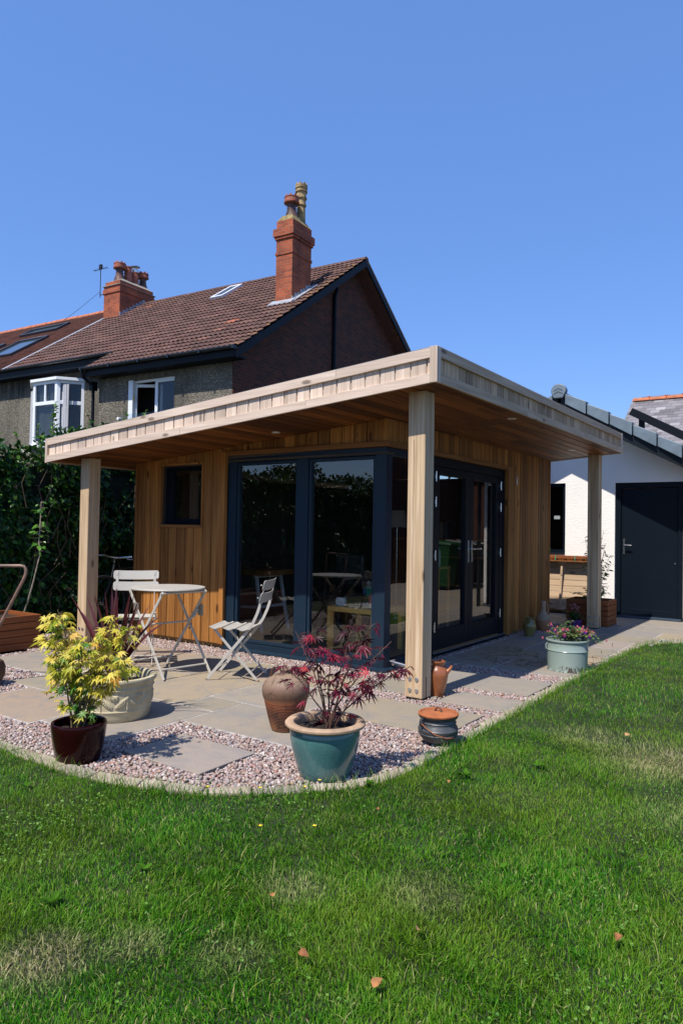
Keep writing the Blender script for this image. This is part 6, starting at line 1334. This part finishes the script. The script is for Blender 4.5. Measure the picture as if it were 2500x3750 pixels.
for i in range(26):
    st = stems[rk.integers(0, 5)]; p = st[rk.integers(5, 8)]+Vector((rk.normal(0, .03), rk.normal(0, .03), rk.normal(0, .02)))
    for a in np.arange(0, 6.28, 1.26): V, F = blade(p, (p.x+.012*math.cos(a), p.y+.012*math.sin(a), p.z+.004), .008, 0, 3); q.add(V, F)
q.build("flowers", plain("white_petal", (.6, .62, .55), .6), k)
# sapling and cane in the left planter
k = thing("young_tree", (-4.05, -1.30, .25), "thin pale stemmed sapling tied up in the long planter", "sapling")
rs = np.random.default_rng(31); q = MB(); pth = [Vector(p) for p in ((-.06, .27, .02), (.03, .27, .2), (.12, .27, .41), (.19, .27, .60), (.23, .27, .715), (.205, .27, .86), (.22, .27, 1.05), (.23, .27, 1.30))]
q.tube(pth, [.009, .009, .008, .007, .007, .006, .005, .003], 8); V1, F1 = foliage_on(rs, [pth], 60, .07, (LEAF_V, LEAF_F), q, .55, .05, .4, 1)
q.build("trunk", plain("pale_bark", (.38, .33, .25), .8, 0, .3, 20, .3), k, smooth=True); npmesh("leaves", V1, F1, M_IVYL, k)
k = thing("garden_cane", (-4.05, -1.30, .28), "thin dark green support cane beside the sapling", "cane")
MB().tube([(-.02, .26, 0), (.09, .26, .40), (.155, .26, .64)], .004, 6).build("cane", plain("green_cane", (.02, .06, .035), .5), k)
# slatted timber panel and batten against the garage
m = wood("pale_slat_timber", (.38, .26, .16), (.50, .36, .23), (.58, .44, .30), 'x', .7, .12, fine=30)
k = thing("folded_timber_bench", (-.05, 5.85, 0), "pale slatted timber panel propped under the dark garage window", "timber panel")
q = MB()
for i in range(8): z = .07+i*.094; q.hexa([(-.55, 5.87+.010*i, z), (.34, 5.87+.010*i, z), (.34, 5.892+.010*i, z), (-.55, 5.892+.010*i, z), (-.55, 5.88+.010*i, z+.088), (.34, 5.88+.010*i, z+.088), (.34, 5.902+.010*i, z+.088), (-.55, 5.902+.010*i, z+.088)])
q.build("slats", m, k, world=True, bevel=.002)
q = MB(); q.box((-.55, 5.86, .03), (.34, 5.93, .066)); q.box((-.55, 5.80, .835), (.34, 5.975, .855)); q.build("frame_rail", M_CEDAR_X, k, world=True, bevel=.002)
q = MB(); q.box((-.55, 5.80, .885), (.34, 5.83, .93)); q.box((-.55, 5.93, .885), (.34, 5.97, .93))
for x in (-.5, -.36, -.22, -.08, .06, .2): q.bar((x, 5.81, .871), (x+.09, 5.96, .871), .045, .028, (1, 0, 0))
q.build("top_frame", M_PLX, k, world=True, bevel=.002)
q = MB(); q.box((-.30, 5.825, .80), (-.18, 5.87, .83)); q.bar((-.235, 5.855, .81), (-.27, 5.855, .09), .034, .018, (1, 0, 0)); q.box((-.33, 5.84, .06), (-.20, 5.87, .085)); q.build("batten", m, k, world=True, bevel=.002)
q = MB(); 
for x in (-.33, -.02): q.box((x, 5.795, .855), (x+.012, 5.799, .933)); q.box((x, 5.799, .9305), (x+.012, 5.97, .933))
q.build("green_strap", plain("green_strapping", (.03, .30, .16), .4), k, world=True)
MB().box((-.60, 5.86, .0), (.34, 5.97, .028)).build("bottom_runner", M_BLACK, k, world=True)
# bicycle behind the chair
k = thing("bicycle", (-3.95, .35, 0), "dark bicycle with silver handlebars parked between hedge and garden room", "bicycle")
for (y, nm) in ((-.45, "wheel"), (.60, "wheel")):
    q = MB(); q.tube([(0, y+.33*math.cos(a), .34+.33*math.sin(a)) for a in np.linspace(0, 2*math.pi, 40)], .018, 8, False); o = q.build(nm, M_BLACK, k, smooth=True)
    q = MB()
    for a in np.linspace(0, 2*math.pi, 24, endpoint=False): q.tube([(0, y, .34), (0, y+.31*math.cos(a), .34+.31*math.sin(a))], .0012, 4, False)
    q.tube([(-.04, y, .34), (.04, y, .34)], .02, 10); q.build("spokes", M_STEEL, o)
q = MB(); q.tube([(0, .60, .34), (0, .22, .30), (0, .08, .80), (0, .60, .34)], .012, 8); q.tube([(0, .08, .76), (0, -.30, .76), (0, .22, .30)], .016, 8); q.tube([(0, -.28, .84), (0, -.32, .66), (0, -.45, .34)], .014, 8); q.build("frame", M_BLACK, k, smooth=True)
q = MB(); q.tube([(0, -.29, .84), (0, -.30, .90), (0, -.34, .905)], .013, 8); q.tube([(-.28, -.20, .90), (-.22, -.30, .925), (-.05, -.34, .905), (.08, -.33, .895), (.26, -.24, .915)], .012, 10); q.build("handlebar", M_STEEL, k, smooth=True)
q = MB(); q.tube([(-.26, -.26, .91), (-.33, -.34, .935), (-.37, -.33, .945)], .006, 6); q.tube([(.24, -.27, .905), (.30, -.33, .89), (.36, -.30, .885)], .006, 6); q.build("brake_lever", M_STEEL, k, smooth=True)
MB().hexa([(-.05, .05, .86), (.05, .05, .86), (.09, .26, .87), (-.09, .26, .87), (-.03, .0, .9), (.03, .0, .9), (.08, .26, .92), (-.08, .26, .92)]).build("saddle", M_BLACK, k, bevel=.015)
# old roller at the left edge
k = thing("garden_roller", (-2.35, -2.62, 0), "rusty old garden roller with a bent tube handle at the left edge", "garden roller")
m_ru = plain("dark_rust_iron", (.10, .05, .028), .75, .1, .45, 7, .5); m_tu = plain("worn_tube_paint", (.20, .12, .085), .55, 0, .35, 12, .2)
def lt(l, z, d=0): return (l*LAT[0]-d*LAT[1], l*LAT[1]+d*LAT[0], z)
c0 = (.25*LAT[0]+.0, .25*LAT[1]+.03)
q = MB(); ax_ = Vector((LAT[0], LAT[1], 0)); ay_ = Vector((-LAT[1], LAT[0], 0)); bc = Vector((.20, .17, 0)); rings = []
for (l, r) in ((-.62, .095), (-.02, .115), (.045, .085), (.062, .03)):
    rings.append([bc+ax_*l+ay_*(r*math.cos(a))+Vector((0, 0, .115+r*math.sin(a))) for a in np.linspace(.3, .3+2*math.pi, 8, endpoint=False)])
V = [tuple(v) for rg_ in rings for v in rg_]; F = [(i*8+j, i*8+(j+1) % 8, (i+1)*8+(j+1) % 8, (i+1)*8+j) for i in range(3) for j in range(8)]+[tuple(range(7, -1, -1)), tuple(24+j for j in range(8))]
q.add(V, F); q.build("drum", m_ru, k, bevel=.006)
hb0 = Vector((.15, .22, 0))
def hp(l, z): return tuple(hb0+ax_*l+Vector((0, 0, z)))
q = MB(); q.tube([hp(-.38, .15), hp(-.20, .15), hp(.003, .47), hp(.185, .84), hp(.203, .89), hp(.205, .925), hp(.19, .95), hp(.16, .956), hp(-.02, .953), hp(-.55, .95), hp(-.60, .93), hp(-.62, .88), hp(-.70, .12)], .0125, 12); q.build("handle", m_tu, k, smooth=True)

# =====================================================================
# SMALL THINGS ON THE LAWN
# =====================================================================
M_DEAD = [plain("dead_leaf_%d" % i, c_, .8, 0, .3, 40, .1) for i, c_ in enumerate([(.30, .13, .04), (.22, .085, .025), (.38, .21, .09)])]
dl_ = [(1.812, -3.693, .035, "small russet fallen leaf lying left of centre on the lawn"), (2.111, -3.9, .045, "curled brown fallen leaf with two lobes low on the lawn"), (2.323, -3.581, .05, "pale tan fallen leaf, largest on the lawn"), (2.358, -3.883, .05, "narrow upright brown fallen leaf near the bottom edge"), (2.848, -3.246, .04, "thin orange fallen leaf on the lower right lawn"), (1.151, -4.26, .035, "brown fallen leaf at the lower left edge"), (1.80, -2.31, .03, "small orange fallen leaf beside the kerb weeds"), (1.70, -2.83, .03, "tiny rusty fallen leaf below the teal pot"), (2.325, -.859, .05, "pale dry fallen leaf far out on the right lawn"), (2.75, 1.2, .05, "dry fallen leaf near the far end of the lawn")]
for i, (x, y, s_, lab) in enumerate(dl_):
    s_ *= .75; v_ = LEAF_V*[1.2, 1, 1.0]*s_; v_[:, 2] += s_*.35*(v_[:, 0]/s_)**2*3; v_[:, 1] -= s_*.5
    o = npmesh("fallen_leaf", v_, LEAF_F, M_DEAD[i % 3]); o.location = (x, y, .034); o.rotation_euler = (random.uniform(-.5, .5), random.uniform(-.5, .5), random.uniform(0, 6.28)); setp(o, lab, "leaf", "fallen leaves on the lawn")
M_WEED = leafmat("weed_leaves", [(0, (.04, .14, .006)), (1, (.09, .23, .015))], .7, .4, .1)
WV = np.array([[0, 0, 0], [.08, .2, .02], [.2, .55, .04], [.10, .85, .02], [0, 1, -.03], [-.10, .85, .02], [-.2, .55, .04], [-.08, .2, .02], [0, .5, 0]])
for i, (x, y, n_, s_, lab) in enumerate([(1.80, -2.12, 16, .10, "leafy weed rosette on the lawn beside the kerb"), (1.46, -2.53, 14, .07, "weed clump rooted against the kerb in front of the teal pot"), (1.216, -4.143, 12, .08, "weed rosette beside the bare straw patch"), (2.354, -2.982, 9, .06, "small weed with upright leaves in mid lawn"), (.136, -3.58, 10, .07, "weed rosette on the upper left lawn"), (1.268, -3.795, 8, .06, "small weed left of centre on the lawn"), (2.05, -1.72, 10, .07, "weed rosette on the lawn right of the cauldron")]):
    rw = np.random.default_rng(100+i); a = rw.uniform(0, 6.28, n_); f = np.stack([np.cos(a), np.sin(a), rw.uniform(.15, .7, n_)], 1)
    v_, f_ = scatter(WV, LEAF_F, np.zeros((n_, 3))+[0, 0, .01], rots(f, roll=rw.normal(0, .3, n_)), rw.uniform(.6, 1.1, n_)*s_*.62); o = npmesh("weed", v_, f_, M_WEED); o.location = (x, y, 0); setp(o, lab, "weed", "weeds in the lawn")
M_BUTT = plain("buttercup_yellow", (.75, .55, .02), .35, 0, .05, 9, 0)
for i, (x, y, z, lab) in enumerate([(1.319, -2.871, .06, "yellow buttercup just left of the teal pot base"), (1.345, -2.79, .075, "tallest yellow buttercup in front of the teal pot"), (1.14, -2.99, .05, "yellow buttercup on the edge grass left of the teal pot"), (.93, -3.13, .05, "yellow buttercup left of the others along the kerb"), (1.603, -3.173, .045, "yellow buttercup alone in mid lawn"), (1.422, -3.31, .045, "yellow buttercup lowest on the lawn")]):
    k = thing("buttercup", (x, y, 0), lab, "flower", group="buttercups in the lawn"); q = MB()
    for a in np.arange(0, 6.28, 1.26): V, F = blade((0, 0, z), (.010*math.cos(a), .010*math.sin(a), z+.006), .009, -.002, 3); q.add(V, F)
    q.build("petals", M_BUTT, k); MB().tube([(0, 0, 0), (0, 0, z)], .001, 5).build("stem", M_WEED, k)
for i, (x, y, h_, lab) in enumerate([(1.47, 1.75, .13, "dry grass seed head standing right of the tub"), (1.50, 2.05, .17, "taller dry grass seed head by the far kerb"), (1.44, 1.55, .10, "short dry seed head next to the tub")]):
    q = MB(); q.tube([(0, 0, 0), (.01, 0, h_*.6), (.0, .01, h_)], [.0015, .0012, .001], 5); q.tube([(.0, .01, h_*.78), (0, .01, h_)], [.004, .003], 6); o = q.build("seed_head", plain("dry_stalk_%d" % i, (.16, .10, .06), .8)); o.location = (x, y, 0); setp(o, lab, "grass stalk", "seed heads by the kerb")
SC.render.film_transparent = False
